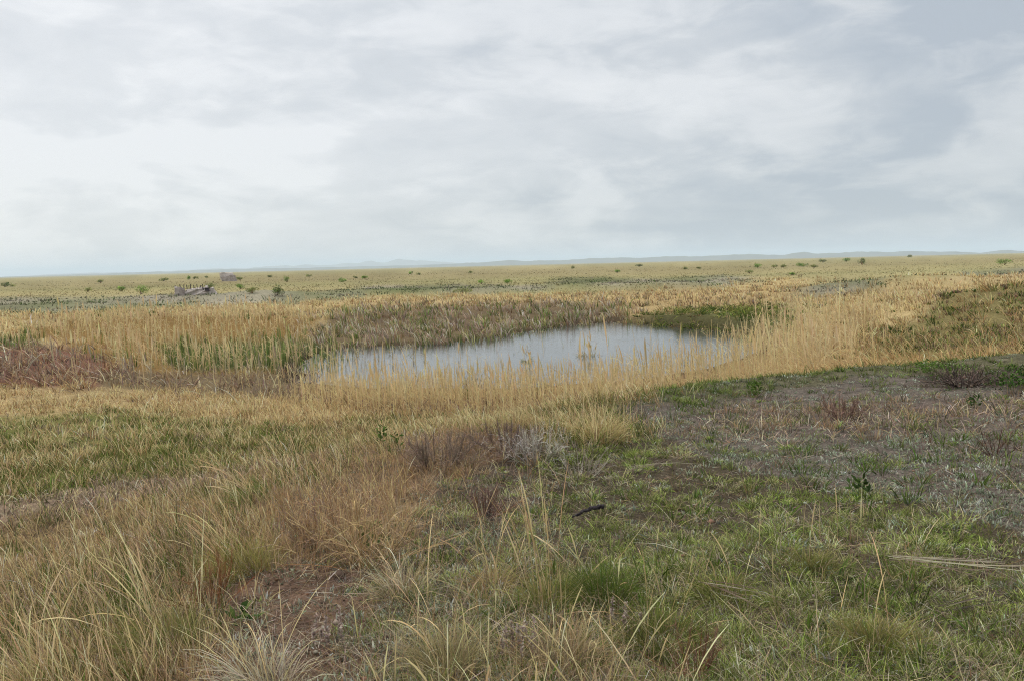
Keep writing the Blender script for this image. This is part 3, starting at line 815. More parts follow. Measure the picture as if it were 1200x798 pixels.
def part(name, bm, mat, parent):
    bm.normal_update()
    me = bpy.data.meshes.new(name); bm.to_mesh(me); bm.free()
    me.materials.append(mat)
    return link(name, me, parent)


p, k = mp_(231, 345.5)
t = empty('ruined_wall', p, 'low crumbled grey ruin with a row of short posts along its top', 'ruin')
t.rotation_euler.z = -math.atan2(p[0], p[1])
bm = bmesh.new(); rough_block(bm, -17.5 * k, 0, -.25, 11 * k, 1.6, 7.6 * k + .25, 3, .14, taper=.86)
part('end_block', bm, M_DARKSTONE, t)
bm = bmesh.new(); rough_block(bm, -4 * k, .4, -.3, 18 * k, 1.4, 6.2 * k + .3, 5, .24, taper=.7, cuts=8)
rough_block(bm, 7 * k, .5, -.3, 12 * k, 1.5, 7.0 * k + .3, 9, .26, taper=.7, cuts=7)
part('wall', bm, M_STONE, t)
bm = bmesh.new(); rough_block(bm, 17 * k, .2, -.3, 13 * k, 1.3, 4.6 * k + .3, 13, .28, taper=.6, cuts=5, lean=(-.5, 0))
part('rubble_slope', bm, M_STONE, t)
bm = bmesh.new(); rough_block(bm, 10.5 * k, -.2, 3.6 * k, 5 * k, 1.3, 3.4 * k, 17, .10, taper=.8)  # solid dark block painting the shade of a hollow in the wall
part('hollow_shade', bm, M_BARK_SHADE, t)['label'] = 'dark block painted as the shade of a hollow near the end of the wall'
for i, (dx, hh) in enumerate(((-21.5, 3.0), (-16.4, 4.2), (-13, 3.9), (-9.6, 3.4), (-6.2, 4.0), (-2.8, 3.0), (.8, 3.8), (4, 2.4), (6.6, 3.8))):
    bm = bmesh.new(); rough_block(bm, dx * k, .1 + .25 * (i % 2), 4.8 * k, .10, .10, (hh + 2.6) * k, 20 + i, .02, cuts=2, lean=(random.uniform(-.1, .1), 0))
    part('post', bm, M_WOOD, t)
p, k = mp_(268, 330)
t = empty('ruined_block', p, 'larger stacked mauve grey ruin standing alone on the far plain', 'ruin')
t.rotation_euler.z = -math.atan2(p[0], p[1])
bm = bmesh.new(); rough_block(bm, 1.6 * k, 0, -.4, 16.5 * k, 3.2, 5.6 * k + .4, 33, .16, taper=.88, cuts=7, lean=(-.25, 0)); part('lower_wall', bm, M_DARKSTONE, t)
bm = bmesh.new(); rough_block(bm, -1.2 * k, .6, 4.4 * k, 13.5 * k, 2.4, 4.8 * k, 37, .16, taper=.9, cuts=7); part('upper_wall', bm, M_STONE, t)
bm = bmesh.new(); rough_block(bm, -7.0 * k, -.4, 1.5 * k, 2.4 * k, 1.6, 8.0 * k, 41, .06, taper=1.1, cuts=3, lean=(-.12, 0)); part('pillar', bm, M_STONE, t)

# --- green bushes on the plain: photo u, foot v, width, height, colour, label
BG = [C(110, 138, 62), C(124, 150, 70), C(96, 122, 56)]; BD = [C(74, 90, 50), C(90, 104, 58), C(104, 112, 68)]; BO = [C(132, 136, 84), C(122, 128, 78), C(142, 142, 94)]
BUSHES = [
    (6, 336.5, 11, 4, BD, 'flat dark green bush at the far left end of the plain'),
    (15, 337, 5, 2.5, BO, 'tiny olive bush beside the flat dark one at the left end'),
    (118, 332, 7, 3, BO, 'small olive bush on the open plain left of the bright green bush'),
    (103, 342.5, 7, 4, BO, 'dull olive bush by the grey green band, left of the bright bush'),
    (142, 342, 9, 5, BG, 'small green bush just left of the largest bright green bush'),
    (166, 345, 19, 8, BG, 'largest bright green bush, left of the ruined wall'),
    (191, 330, 12, 3, BO, 'long flat olive bush above and left of the ruined wall'),
    (221.5, 329, 5, 4, BG, 'round green bush beyond the posts of the ruined wall'),
    (229.5, 327.5, 5, 2.5, BO, 'small bush between the posts and the stacked ruin'),
    (243, 326.5, 4, 2, BO, 'very small bush just left of the stacked ruin'),
    (246, 340, 12, 7.5, BD, 'dark green bush growing behind the right end of the ruined wall'),
    (281, 329, 8, 3, BO, 'low bush touching the right side of the stacked ruin'),
    (282, 339, 10, 5, BG, 'green bush on the plain right of the ruined wall'),
    (296, 344, 14, 6, BO, 'faint olive bush between the ruined wall and the dark round bush'),
    (316.5, 325.5, 5, 2.5, BO, 'far tiny bush above the dark round bush'),
    (325, 347, 18, 10, BD, 'dark round bush, the nearest and tallest right of the ruins'),
    (336.5, 331, 7, 6, BG, 'upright green bush standing behind the dark round bush'),
    (362, 325, 6, 2.5, BO, 'tiny far bush right of the upright green bush'),
    (402, 331, 9, 4, BG, 'green bush alone on the pale plain under the pale hills'),
    (416, 326.5, 5, 2, BO, 'tiny olive bush right of the lone green bush'),
    (428, 327, 8, 3, BG, 'flat green bush under the highest pale hill'),
    (481, 322, 5, 3, BG, 'left one of a pair of tiny bushes below the end of the pale hills'),
    (490, 323, 5, 2.5, BO, 'right one of a pair of tiny bushes below the end of the pale hills'),
    (542, 345, 24, 7, BO, 'broad grey green low bush in the dark band behind the pond'),
    (552, 321, 6, 2.5, BO, 'tiny far bush above the middle of the pond'),
    (564, 333, 7, 4, BG, 'small green bush left of the wide flat one behind the pond'),
    (594, 333, 13, 5, BG, 'wide flat green bush on the plain behind the pond'),
    (671, 315.5, 6, 2.5, BO, 'tiny bush near the horizon left of the dark bank'),
    (723, 320, 7, 3.5, BG, 'little green bush behind the far shore of the pond'),
    (749, 313, 9, 2.5, BO, 'thin olive streak of bush close under the horizon'),
    (803, 316.5, 6, 3, BO, 'small dull bush between two others on the plain right of the pond'),
    (819, 316, 5, 2.5, BO, 'tiny dull bush left of the green one near the horizon'),
    (878, 320.5, 8, 3, BO, 'olive bush under and left of the taller far green bush'),
    (888, 314, 9, 5, BG, 'taller far green bush above the golden patch'),
    (907, 314, 7, 3, BO, 'first of two small bushes between the taller bush and the wide one'),
    (918, 314, 7, 3, BO, 'second of two small bushes, beside the wide green one'),
    (928, 323, 7, 3, BG, 'small green bush below the two small bushes, above the golden patch'),
    (941, 313, 13, 4.5, BG, 'wide bright green bush on the plain above the right reeds'),
    (954, 314, 9, 2.5, BO, 'low olive bush leaning on the right side of the wide green one'),
    (964, 307.5, 7, 3, BO, 'far olive bush right of the dark low bank on the horizon'),
    (992, 307, 7, 3, BG, 'far green bush halfway between two olive ones near the horizon'),
    (1010, 310.5, 8, 6, BD, 'dark compact bush standing out on the right part of the plain'),
    (1066, 302.5, 6, 2.5, BO, 'tiny bush close to the horizon right of the dark compact bush'),
    (1177, 311, 15, 5, BG, 'green bush above the long dark bank at the right edge'),
]
for u, v, wpx, hpx, cols, lab in BUSHES:
    p, k = mp_(u, v)
    rw, h = wpx * k * .62, hpx * k * 1.15
    big = wpx >= 7
    fb = Bag(); foliage(fb, int(90 + 24 * wpx), rw, rw * .8, h, max(.12, .95 * k), cols, lumps=5 + int(wpx / 3))
    if big:
        t = empty('steppe_bush', p, lab, 'bush', 'bushes scattered over the far plain')
        fb.build('foliage', M_LEAF, t)
        sb = Bag(); stems(sb, 9, rw * .6, h * .8, max(.04, .35 * k), [DKGREY, BROWN]); sb.build('stems', M_TWIG, t)
    else:
        tag(fb.build('steppe_bush', M_LEAF, None, p), lab, 'bush', 'bushes scattered over the far plain')

# --- dark curved stick lying across the grass
p = spot(690, 618)
n, ns = 26, 10
pts = []
for i in range(n):
    s = i / (n - 1)
    pts.append(Vector((-.13 + .255 * s, .02 * s, .075 + .075 * math.sin(s * 1.75) + .004 * math.sin(s * 23))))
bm = bmesh.new(); rings = []
for i, c in enumerate(pts):
    s = i / (n - 1)
    d = (pts[min(i + 1, n - 1)] - pts[max(i - 1, 0)]).normalized()
    a = d.cross(Vector((0, 1, 0))).normalized(); b_ = d.cross(a)
    r = (.006 + .0125 * s ** .7) * (1 + .16 * math.sin(i * 1.9)) * (1 if i not in (0, n - 1) else .55)
    rings.append([bm.verts.new(c + (a * math.cos(q * 2 * pi / ns) + b_ * math.sin(q * 2 * pi / ns)) * r * (1 + .15 * random.uniform(-1, 1))) for q in range(ns)])
for i in range(n - 1):
    for q in range(ns):
        bm.faces.new((rings[i][q], rings[i][(q + 1) % ns], rings[i + 1][(q + 1) % ns], rings[i + 1][q]))
bm.faces.new(rings[0][::-1]); bm.faces.new(rings[-1])
bmesh.ops.recalc_face_normals(bm, faces=bm.faces)
for f in bm.faces:
    f.smooth = True
o = part('curved_stick', bm, M_BARK_SHADE, None); o.location = p
tag(o, 'dark curved piece of bark lying among yellow stalks in the middle of the mound', 'stick')


# --- tussocks with tall seed stalks
def tussock(u, v, label, R=.2, h=.3, blades=420, stalks=12, sl=.55, leaf=None, tips=None, scol=None, wind=.6, spread=.45, sbend=.6, mw=.0028, pl=PLUME, cat='grass tussock', sw=.005, p=None, name='grass_tussock', group='large tussocks on the near ground'):
    p = spot(u, v) if p is None else p
    t = empty(name, p, label, cat, group)
    leaf = leaf or [C(96, 102, 52), C(120, 112, 66), C(80, 88, 44)]; tips = tips or [C(136, 132, 78), C(160, 142, 92), C(108, 114, 58)]
    scol = scol or [STRAW2, STRAW, GOLD]
    b = Bag(); z0 = np.zeros(1)
    tufts(b, (z0, z0, z0, z0 + math.hypot(p[0], p[1])), blades, R * .62, h, mw, leaf, tips, lean=(.05, 1.0), bend=(.3, 1.5), wind=wind * .3, kpx=.38, Rvar=0, var=.2)
    tufts(b, (z0, z0, z0, z0 + math.hypot(p[0], p[1])), blades // 5, R * .7, h * .7, mw, [DKGREY, BROWN], [MAUVE, GREY], lean=(.3, 1.4), bend=(.2, 1.2), kpx=.38, Rvar=0, var=.2)
    b.build('leaf_mound', M_LEAF, t)
    for i in range(stalks):
        b = Bag()
        th = random.uniform(0, 2 * pi); rr = R * .5 * math.sqrt(random.random())
        ax, ay = wind * math.cos(WIND) + random.gauss(0, spread), wind * math.sin(WIND) + random.gauss(0, spread)
        P = np.array([[rr * math.cos(th), rr * math.sin(th), 0.0]])
        L = sl * math.exp(random.gauss(0, .2))
        c = palette(1, scol, .15)
        b.add(ribbons(P, L, max(sw * .72, float(px(math.hypot(p[0], p[1]), .55))) * random.uniform(.8, 1.25), math.atan2(ay, ax), min(.9, math.hypot(ax, ay) * .55), sbend * random.uniform(.3, 1.5), c * .85, c * 1.08, pl, power=2.2, phi=np.array([random.uniform(-1, 1)])))
        b.build('seed_stalk', M_VEG, t)
    return t


LONG = [.8, .7, .65, .65, .8, 1.5, 1.7, 1.2, .2]
tussock(196, 772, 'big olive tussock at the lower left with straw stalks leaning to the left', R=.26, h=.30, blades=700, stalks=26, sl=.62, wind=.85, spread=.30, sbend=.9, pl=LONG, sw=.0055)
tussock(288, 672, 'rounded green tussock on the edge of the bare red earth, stalks blown left', R=.30, h=.30, blades=700, stalks=22, sl=.58, wind=1.1, spread=.22, sbend=.7, leaf=[C(112, 116, 56), C(132, 124, 72)], tips=[C(146, 144, 78), C(158, 146, 90)], pl=LONG, sw=.0048)
tussock(312, 812, 'bleached straw tussock at the bottom edge in front of the bare red earth', R=.2, h=.28, blades=300, stalks=26, sl=.42, wind=.5, spread=.8, sbend=1.1, leaf=[STRAW2, GREY], tips=[PALE, BLEACH], scol=[PALE, BLEACH, STRAW], pl=[.8, .8, .9, 1, 1, .8, .3], sw=.0048)
tussock(58, 810, 'tall straw and green tussock in the bottom left corner', leaf=[STRAW2, OLIVE, C(150, 136, 84)], tips=[STRAW, C(150, 146, 86), GOLD2], R=.3, h=.26, blades=600, stalks=22, sl=.52, wind=.5, spread=.4, sbend=1.1, pl=LONG, sw=.0048)
tussock(642, 712, 'central tussock with the tallest upright yellow stalks', R=.22, h=.24, blades=420, stalks=20, sl=.66, wind=.22, spread=.22, sbend=.5, pl=LONG, scol=[STRAW, GOLD2, STRAW2], sw=.0055)
tussock(575, 690, 'thin dry tussock left of the tallest yellow stalks', R=.22, h=.2, blades=220, stalks=16, sl=.46, wind=.1, spread=.45, sbend=.8, leaf=[STRAW2, OLIVE], pl=LONG, sw=.005)
tussock(706, 708, 'dense dark green tussock under the curved piece of bark', R=.28, h=.26, blades=800, stalks=6, sl=.5, wind=.2, spread=.5, leaf=[C(62, 78, 34), C(84, 90, 46)], tips=[C(96, 112, 50), C(116, 118, 64)])
tussock(520, 792, 'olive tussock with fine pale blades at the bottom left of the grey spikes', R=.22, h=.26, blades=600, stalks=10, sl=.5, wind=.3, spread=.6, sbend=1.0, leaf=[C(112, 108, 68), C(134, 124, 86)], tips=[C(150, 142, 98), C(170, 156, 116)], pl=LONG)
tussock(660, 790, 'brown straw tussock at the bottom middle beside the pale grey spikes', R=.26, h=.28, blades=500, stalks=12, sl=.44, wind=.1, spread=.7, sbend=1.4, leaf=[BROWN, STRAW2, DKGREY], tips=[STRAW2, GREY, GOLD2], pl=LONG)
tussock(775, 760, 'mixed green and straw tussock with two stalks crossing to the right', R=.28, h=.24, blades=600, stalks=8, sl=.5, wind=-.3, spread=.5, sbend=.6, pl=LONG)
tussock(470, 700, 'sparse tussock with bent white blades right of the bare red earth', R=.2, h=.26, blades=260, stalks=14, sl=.38, wind=.15, spread=.6, sbend=1.6, leaf=[OLIVE, GREY], tips=[STRAW2, PALE], scol=[PALE, BLEACH], pl=[.8, .8, .9, 1, 1, .8, .3])
tussock(846, 700, 'low green tussock with a few yellow stalks in the short grass', R=.24, h=.16, blades=600, stalks=6, sl=.34, wind=.1, spread=.5, pl=LONG)
tussock(1030, 760, 'bright green tussock near the bottom right with one leaning stalk', R=.24, h=.17, blades=600, stalks=2, sl=.4, wind=-.4, spread=.3, leaf=[C(70, 88, 34), C(90, 102, 48)], pl=LONG)
tussock(950, 668, 'short olive tussock holding one upright yellow stalk', R=.2, h=.13, blades=400, stalks=2, sl=.42, wind=0, spread=.12, sbend=.3, pl=LONG)
tussock(700, 516, 'golden rush tussock at the rim of the mound below the reeds', R=.5, h=.32, blades=500, stalks=18, sl=.5, wind=.1, spread=.2, sbend=.3, leaf=[C(116, 112, 60), BROWN, OLIVE], tips=[GOLD2, STRAW2, C(150, 136, 84)], mw=.005, pl=STEM)
tussock(600, 505, 'smaller golden rush tussock left of the larger one on the rim', R=.4, h=.28, blades=320, stalks=10, sl=.45, wind=.1, spread=.2, sbend=.3, leaf=[C(116, 112, 60), BROWN, OLIVE], tips=[GOLD2, STRAW2], mw=.005, pl=STEM)
tussock(300, 590, 'straw tussock above the rounded green one, heads bent over to the left', R=.25, h=.3, blades=300, stalks=16, sl=.5, wind=1.0, spread=.25, sbend=.9, pl=LONG, leaf=[GREEN2, DGREEN], tips=[GREEN, OLIVE])


for u_, v_, R_, ns_, lab in ((618, 424, .32, 5, 'small straw coloured reed clump standing in the open water, the left one of two'), (690, 417, .75, 11, 'wider green and straw reed clump standing in the open water, the right one of two')):
    q = on_plane(u_, v_, 0)
    tussock(0, 0, lab, R=R_, h=.34, blades=60, stalks=ns_, sl=.62, wind=.1, spread=.18, sbend=.3, leaf=[STRAW2, OLIVE, GREEN], tips=[GOLD2, C(140, 140, 78), STRAW], mw=.012, sw=.012, p=np.array([q[0], q[1], -.06]), name='reed_clump', group='reed clumps in open water', cat='reed clump')


# --- dead shrubs and twiggy weeds
def dead_shrub(u, v, label, R, h, cols, tips, n=46, fine=900, w=.004, name='dead_shrub', wind=.2, kpx=.5, flat=.0):
    p = spot(u, v); t = empty(name, p, label, 'shrub')
    r = math.hypot(p[0], p[1]); w = max(w, float(px(r, kpx)))
    az = rng.uniform(0, 2 * pi, n); ln = rng.uniform(.05, 1.15 + flat, n); L = h * rng.uniform(.7, 1.15, n) * (1 + .35 * np.sin(ln) * R / h)
    P = np.stack([R * .15 * np.cos(az), R * .15 * np.sin(az), np.full(n, -.02)], -1)
    c = palette(n, cols, .2); bd = rng.uniform(-.5, .3, n)
    b = Bag(); b.add(ribbons(P, L, w * 1.3, az, ln, bd, c, c, [1.3, 1.1, .9, .6])); b.build('branches', M_TWIG, t)
    i = rng.integers(0, n, fine); f = rng.uniform(.3, 1.0, fine)
    tl = ln[i] + bd[i] * f * .5
    Pf = P[i] + np.stack([np.sin(tl) * np.cos(az[i]), np.sin(tl) * np.sin(az[i]), np.cos(tl)], -1) * (L[i] * f)[:, None]
    a2 = az[i] + rng.normal(0, 1.3, fine); l2 = np.clip(tl + rng.normal(0, .7, fine), -.2, 1.9)
    cf = palette(fine, tips, .2)
    b = Bag(); b.add(ribbons(Pf, h * rng.uniform(.12, .4, fine), w * rng.uniform(.5, .9, fine), a2, l2, rng.normal(0, .8, fine), cf, cf * 1.1, [1, .9, .8, .6])); b.build('twigs', M_TWIG, t)
    return t


TW = [C(196, 168, 122), C(178, 150, 112), C(160, 138, 112)]
dead_shrub(428, 662, 'golden brown leafless shrub at the top of the bare red earth', .55, .55, [C(124, 100, 74), C(166, 136, 94)], TW, n=60, fine=1700, w=.003)
dead_shrub(378, 640, 'tan twiggy shrub behind the golden brown one, by the left slope', .5, .42, [C(120, 96, 72), BROWN], [C(166, 132, 94), MAUVE], n=46, fine=1400, w=.003)
dead_shrub(515, 548, 'broad mauve grey twiggy bush on the rise left of the silver twigs', .9, .24, [DKGREY, C(104, 90, 80)], [C(146, 128, 112), C(150, 132, 116), C(126, 108, 96)], n=44, fine=3600, w=.003, flat=.25)
dead_shrub(590, 530, 'darker mauve twiggy bush joining the broad one on the rise', .65, .21, [DKGREY, C(104, 90, 80)], [C(136, 118, 104), C(124, 106, 98)], n=36, fine=2400, w=.003, flat=.25)
dead_shrub(628, 545, 'silver grey dead twigs spreading in front of the golden rushes', .55, .32, [C(150, 144, 134), GREY], [C(176, 168, 156), C(150, 142, 130), C(196, 188, 174)], n=44, fine=800, w=.004)
dead_shrub(680, 560, 'low silver dead twigs lying in the grass above the curved bark', .55, .2, [GREY, C(170, 160, 146)], [C(170, 162, 148), GREY], n=30, fine=500, w=.004, flat=.3)
dead_shrub(570, 605, 'small reddish mauve shrub in the middle of the mound', .3, .24, [DKGREY, RUST], [MAUVE, C(122, 92, 82)], n=40, fine=900, w=.003)
dead_shrub(248, 720, 'thin rusty dead weed beside the rounded green tussock', .16, .36, [RUST, C(110, 78, 58)], [C(134, 98, 76), RUST], n=16, fine=300, w=.003)
dead_shrub(815, 792, 'rusty brown weed at the bottom edge right of the middle', .2, .2, [RUST, C(96, 70, 58)], [C(128, 94, 76), C(120, 96, 80)], n=30, fine=500, w=.003)
dead_shrub(1166, 536, 'small dark withered weed on the grey top of the mound', .16, .26, [C(60, 46, 40), C(82, 62, 52)], [C(100, 76, 62), C(76, 58, 50)], n=14, fine=160, w=.005)
dead_shrub(985, 492, 'reddish dry shrub in the middle of the mauve strip on the mound', .6, .2, [C(104, 84, 76)], [C(140, 114, 98), C(130, 106, 94)], n=36, fine=1500, w=.004)
dead_shrub(1130, 452, 'dark leafless shrub on the right rim of the mound', .9, .19, [C(72, 62, 58), DKGREY], [C(104, 92, 84), C(84, 74, 70), MAUVE], n=70, fine=2000, w=.0045, flat=.35)


# --- fresh leafy plants
def leafy(u, v, label, R, h, n, leaf, cols, name='leafy_plant', ns=7, cat='plant', lumps=5):
    p = spot(u, v); t = empty(name, p, label, cat)
    r = math.hypot(p[0], p[1])
    b = Bag(); foliage(b, n, R, R, h, leaf, cols, lumps=lumps, minw=float(px(r, .8))); b.build('leaves', M_LEAF, t)
    b = Bag(); stems(b, ns, R, h * .85, max(.004, float(px(r, .5))), [DKGREY, OLIVE]); b.build('stems', M_TWIG, t)


LG = [C(72, 92, 48), C(88, 104, 56), C(60, 78, 42)]
leafy(291, 738, 'broad leaved green seedling on the bare red earth', .10, .12, 18, .07, LG)
leafy(447, 526, 'leafy green sprig on the golden slope left of the mauve bush', .14, .34, 60, .05, [C(58, 78, 36), C(76, 96, 46)])
leafy(462, 533, 'smaller green sprig right of the leafy one on the golden slope', .12, .26, 40, .05, [C(58, 78, 36), C(76, 96, 46)])
leafy(886, 466, 'upright green bushlet on the left rim of the mound', .16, .32, 120, .05, [C(66, 88, 36), C(84, 104, 46)])
leafy(1010, 580, 'dark green leaf rosette where short grass meets the grey top', .13, .13, 40, .06, LG)
leafy(1192, 458, 'dark green bush at the right edge on the rim of the mound', .5, .42, 420, .05, [C(50, 70, 32), C(66, 86, 40)], lumps=9)
leafy(1105, 440, 'green bush on the rim above the dark leafless shrub', .7, .26, 420, .05, [C(70, 92, 40), C(88, 106, 52)], lumps=9)
leafy(432, 652, 'low green leaves at the foot of the golden brown shrub', .16, .22, 70, .05, LG)
leafy(1142, 478, 'small bright green weed on the grey mound top below the rim', .12, .16, 40, .05, LG)


# --- spikes of a grey weed in front, and pale fallen stalks
def spikes(u, v, label, n=9, h=.26):
    p = spot(u, v); t = empty('flower_spikes', p, label, 'weed')
    for i in range(n):
        a = random.uniform(0, 2 * pi); q = .12 * math.sqrt(random.random())
        m = 60; s = rng.uniform(.35, 1, m); hh = h * random.uniform(.6, 1.1); lx, ly = random.gauss(0, .1), random.gauss(0, .1)
        P = np.stack([q * math.cos(a) + lx * s * hh, q * math.sin(a) + ly * s * hh, s * hh], -1)
        b = Bag(); c = palette(m, [C(178, 160, 148), C(150, 130, 120), C(196, 182, 168)], .15)
        b.add(ribbons(P, .016, .008, rng.uniform(0, 2 * pi, m), rng.uniform(.2, 1.2, m), .3, c, c, [.5, 1, .4]))
        c1_ = palette(1, [MAUVE, DKGREY], .1)
        b.add(ribbons(np.array([[q * math.cos(a), q * math.sin(a), -.01]]), hh, .004, math.atan2(ly, lx), math.hypot(lx, ly), 0, c1_, c1_, STEM))
        b.build('spike', M_VEG, t)


spikes(606, 785, 'pale pink grey seed spikes standing at the bottom middle', 10, .24)
spikes(385, 760, 'pale grey seed spikes on the bare red earth', 9, .2)
spikes(742, 742, 'grey seed spikes right of the brown straw tussock', 7, .2)


def fallen(u, v, ang, label, L=.5, n=9, cols=(GREY, C(176, 164, 144), MAUVE)):
    p = spot(u, v); a = math.radians(ang)
    b = Bag()
    off = rng.normal(0, .03, (n, 2)); x0 = off[:, 0] - math.cos(a) * L / 2; y0 = off[:, 1] - math.sin(a) * L / 2
    g = height(p[0] + x0, p[1] + y0) - p[2]; g1 = height(p[0] + x0 + math.cos(a) * L, p[1] + y0 + math.sin(a) * L) - p[2]
    c = palette(n, cols, .15)
    b.add(ribbons(np.stack([x0, y0, g + rng.uniform(.05, .09, n)], -1), L * rng.uniform(.6, 1.1, n), .0042, a + rng.normal(0, .22, n), pi / 2 - np.arctan2(g1 - g, L) - .05, rng.uniform(-.3, .3, n), c, c * 1.1, [.6, 1, .9, .3]))
    tag(b.build('fallen_stalks', M_VEG, None, p), label, 'stalks', 'bunches of fallen dry stalks')


fallen(1125, 682, -38, 'long grey bunch of fallen stalks lying in the short grass at the right', .75, 14)
fallen(870, 712, -42, 'grey bunch of fallen stalks left of the bright green tussock', .5, 10)
fallen(770, 555, 10, 'curved pale stalks lying above the green slope, right of the silver twigs', .7, 8)
fallen(1150, 722, 15, 'dark tangled fallen stalks near the bottom right', .5, 10, (DKGREY, GREY))

# ------------------------------------------------------------------ haze
me = bpy.data.meshes.new('haze')
E, zb, zt = 24000.0, -8.0, 200.0
vs = [(-E, -E, zb), (E, -E, zb), (E, E, zb), (-E, E, zb), (-E, -E, zt), (E, -E, zt), (E, E, zt), (-E, E, zt)]
me.from_pydata(vs, [], [(3, 2, 1, 0), (4, 5, 6, 7), (0, 1, 5, 4), (1, 2, 6, 5), (2, 3, 7, 6), (3, 0, 4, 7)])
m, nt, out = new_mat('haze_air')
pv = nt.nodes.new('ShaderNodeVolumePrincipled')
pv.inputs['Color'].default_value = (.74, .87, 1.0, 1); pv.inputs['Density'].default_value = 1.0e-4; pv.inputs['Anisotropy'].default_value = .0
nt.links.new(pv.outputs[0], out.inputs['Volume'])
me.materials.append(m)
tag(link('haze', me), 'thin pale air over the steppe', 'haze', kind='stuff')

# ------------------------------------------------------------------ sky and sun
SUN_AZ = math.radians(-48)      # to the left of the view direction (+Y)
SUN_EL = math.radians(46)
sd = Vector((math.sin(SUN_AZ) * math.cos(SUN_EL), math.cos(SUN_AZ) * math.cos(SUN_EL), math.sin(SUN_EL)))
w = bpy.data.worlds.new('World'); SC.world = w; w.use_nodes = True
nt = w.node_tree
for n in list(nt.nodes):
    nt.nodes.remove(n)
N = nt.nodes.new; Lk = nt.links.new
out = N('ShaderNodeOutputWorld'); bg = N('ShaderNodeBackground'); bg.inputs['Strength'].default_value = .1
sky = N('ShaderNodeTexSky'); sky.sky_type = 'NISHITA'; sky.sun_disc = False
sky.sun_elevation = SUN_EL; sky.sun_rotation = SUN_AZ
tc = N('ShaderNodeTexCoord'); sep = N('ShaderNodeSeparateXYZ')
Lk(tc.outputs['Generated'], sep.inputs[0])


def math_n(op, a, b=None, clamp=False):
    n = N('ShaderNodeMath'); n.operation = op; n.use_clamp = clamp
    for i, v in enumerate((a, b)):
        if v is None:
            continue
        if isinstance(v, (int, float)):
            n.inputs[i].default_value = v
        else:
            Lk(v, n.inputs[i])
    return n.outputs[0]


den = math_n('ADD', math_n('MAXIMUM', sep.outputs['Z'], 0.0), .22)
cmb = N('ShaderNodeCombineXYZ')
Lk(math_n('DIVIDE', sep.outputs['X'], den), cmb.inputs[0]); Lk(math_n('DIVIDE', sep.outputs['Y'], den), cmb.inputs[1])


def cloud(src, scale, detail, off, rough=.55, dist=.3):
    mp = N('ShaderNodeMapping'); mp.inputs['Location'].default_value = off; mp.inputs['Scale'].default_value = scale
    Lk(src, mp.inputs[0])
    n = N('ShaderNodeTexNoise'); n.inputs['Scale'].default_value = 1.0; n.inputs['Detail'].default_value = detail
    n.inputs['Roughness'].default_value = rough; n.inputs['Distortion'].default_value = dist
    Lk(mp.outputs[0], n.inputs['Vector'])
    return math_n('SUBTRACT', n.outputs['Fac'], .5)


GEN = tc.outputs['Generated']
c1 = cloud(cmb.outputs[0], (.9, 1.1, 1), 7, (3.1, 1.7, 0))            # broad layers
c2 = cloud(GEN, (4.2, 4.2, 11.0), 8, (8.3, -2.2, 1.1), .52, .5)       # lumps
c3 = cloud(cmb.outputs[0], (.30, .36, 1), 3, (1.3, 6.0, 0))
c4 = cloud(GEN, (11.0, 11.0, 30.0), 6, (2.3, 5.2, 4.1), .55, .6)      # small ragged edges
dp = N('ShaderNodeVectorMath'); dp.operation = 'DOT_PRODUCT'; Lk(GEN, dp.inputs[0]); dp.inputs[1].default_value = sd
glow = math_n('POWER', math_n('MAXIMUM', dp.outputs['Value'], 0.0), 4.0)
zen = math_n('POWER', math_n('MAXIMUM', sep.outputs['Z'], 0.0), 3.0)
mrl = N('ShaderNodeMapRange'); mrl.interpolation_type = 'SMOOTHSTEP'
mrl.inputs[1].default_value = -.07; mrl.inputs[2].default_value = .11; mrl.inputs[3].default_value = -.12; mrl.inputs[4].default_value = .11
Lk(math_n('ADD', c2, math_n('MULTIPLY', c4, .35)), mrl.inputs[0])
v = math_n('ADD', math_n('MULTIPLY', c1, .9), math_n('MULTIPLY', c2, .5))
v = math_n('ADD', v, mrl.outputs[0])
v = math_n('ADD', v, math_n('MULTIPLY', c3, .7))
v = math_n('ADD', v, math_n('MULTIPLY', c4, .50))
v = math_n('ADD', v, math_n('MULTIPLY', glow, .40))
v = math_n('ADD', v, .55)
v = math_n('SUBTRACT', v, math_n('MULTIPLY', sep.outputs['X'], .42))
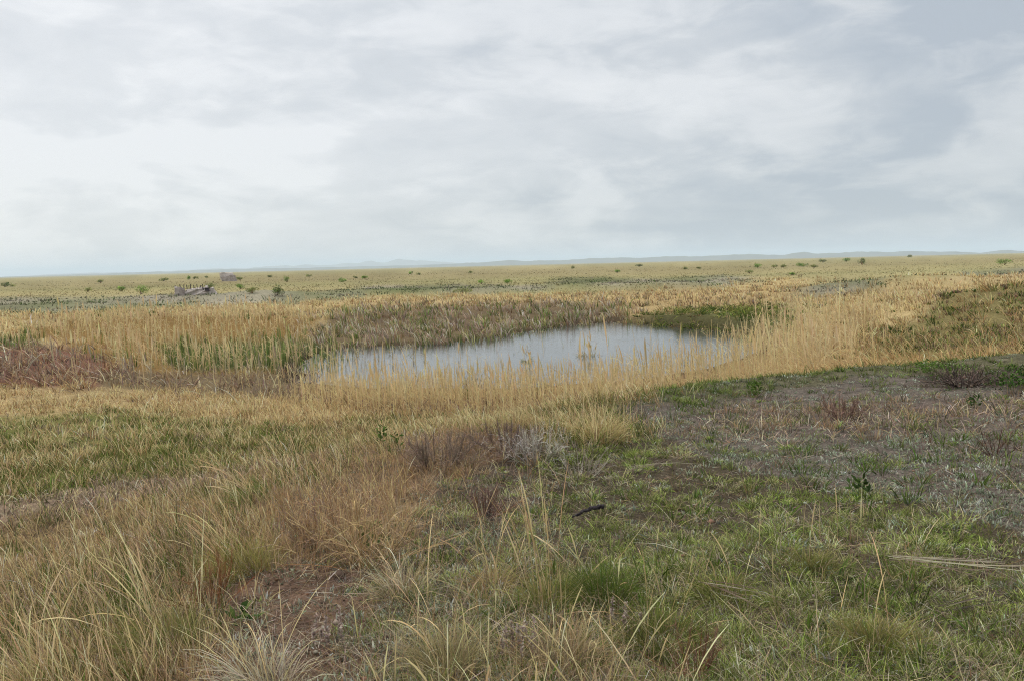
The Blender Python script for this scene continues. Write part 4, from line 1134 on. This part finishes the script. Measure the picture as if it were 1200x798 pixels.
cr = N('ShaderNodeValToRGB'); e = cr.color_ramp.elements
e[0].position = .10; e[0].color = (.49, .54, .60, 1)
e[1].position = .95; e[1].color = (.90, .91, .92, 1)
x = e.new(.40); x.color = (.665, .695, .725, 1)
x = e.new(.62); x.color = (.77, .79, .81, 1)
Lk(v, cr.inputs[0])
amp = math_n('ADD', 9.9, math_n('MULTIPLY', zen, 24.0))
sc_ = N('ShaderNodeVectorMath'); sc_.operation = 'SCALE'; Lk(cr.outputs[0], sc_.inputs[0]); Lk(amp, sc_.inputs['Scale'])
mx = N('ShaderNodeMix'); mx.data_type = 'RGBA'; mx.inputs['Factor'].default_value = .88
Lk(sky.outputs[0], mx.inputs['A']); Lk(sc_.outputs[0], mx.inputs['B'])
Lk(mx.outputs['Result'], bg.inputs['Color']); Lk(bg.outputs[0], out.inputs[0])

sl = bpy.data.lights.new('sun', 'SUN'); sl.energy = 1.5; sl.angle = math.radians(10); sl.color = (1, .96, .9)
so = bpy.data.objects.new('sun', sl); COL.objects.link(so)
so.rotation_euler = (-sd).to_track_quat('-Z', 'Y').to_euler()

# ------------------------------------------------------------------ camera and render settings
cd = bpy.data.cameras.new('camera'); cd.sensor_width = 36; cd.lens = F / 1200 * 36; cd.clip_end = 90000; cd.clip_start = .1
co = bpy.data.objects.new('camera', cd); COL.objects.link(co)
co.matrix_world = Matrix.Translation(Vector(EYE)) @ CAM_M
SC.camera = co
SC.view_settings.view_transform = 'Standard'; SC.view_settings.look = 'None'; SC.view_settings.gamma = 1; SC.view_settings.exposure = 0
SC.view_settings.use_curve_mapping = False
SC.render.engine = 'CYCLES'
cy = SC.cycles
cy.max_bounces = 4; cy.diffuse_bounces = 2; cy.glossy_bounces = 2; cy.transmission_bounces = 2; cy.volume_bounces = 2; cy.transparent_max_bounces = 4
cy.use_denoising = True; cy.denoising_prefilter = 'NONE'; cy.denoising_input_passes = 'RGB_ALBEDO_NORMAL'
cy.filter_width = 1.1
cy.caustics_reflective = False; cy.caustics_refractive = False
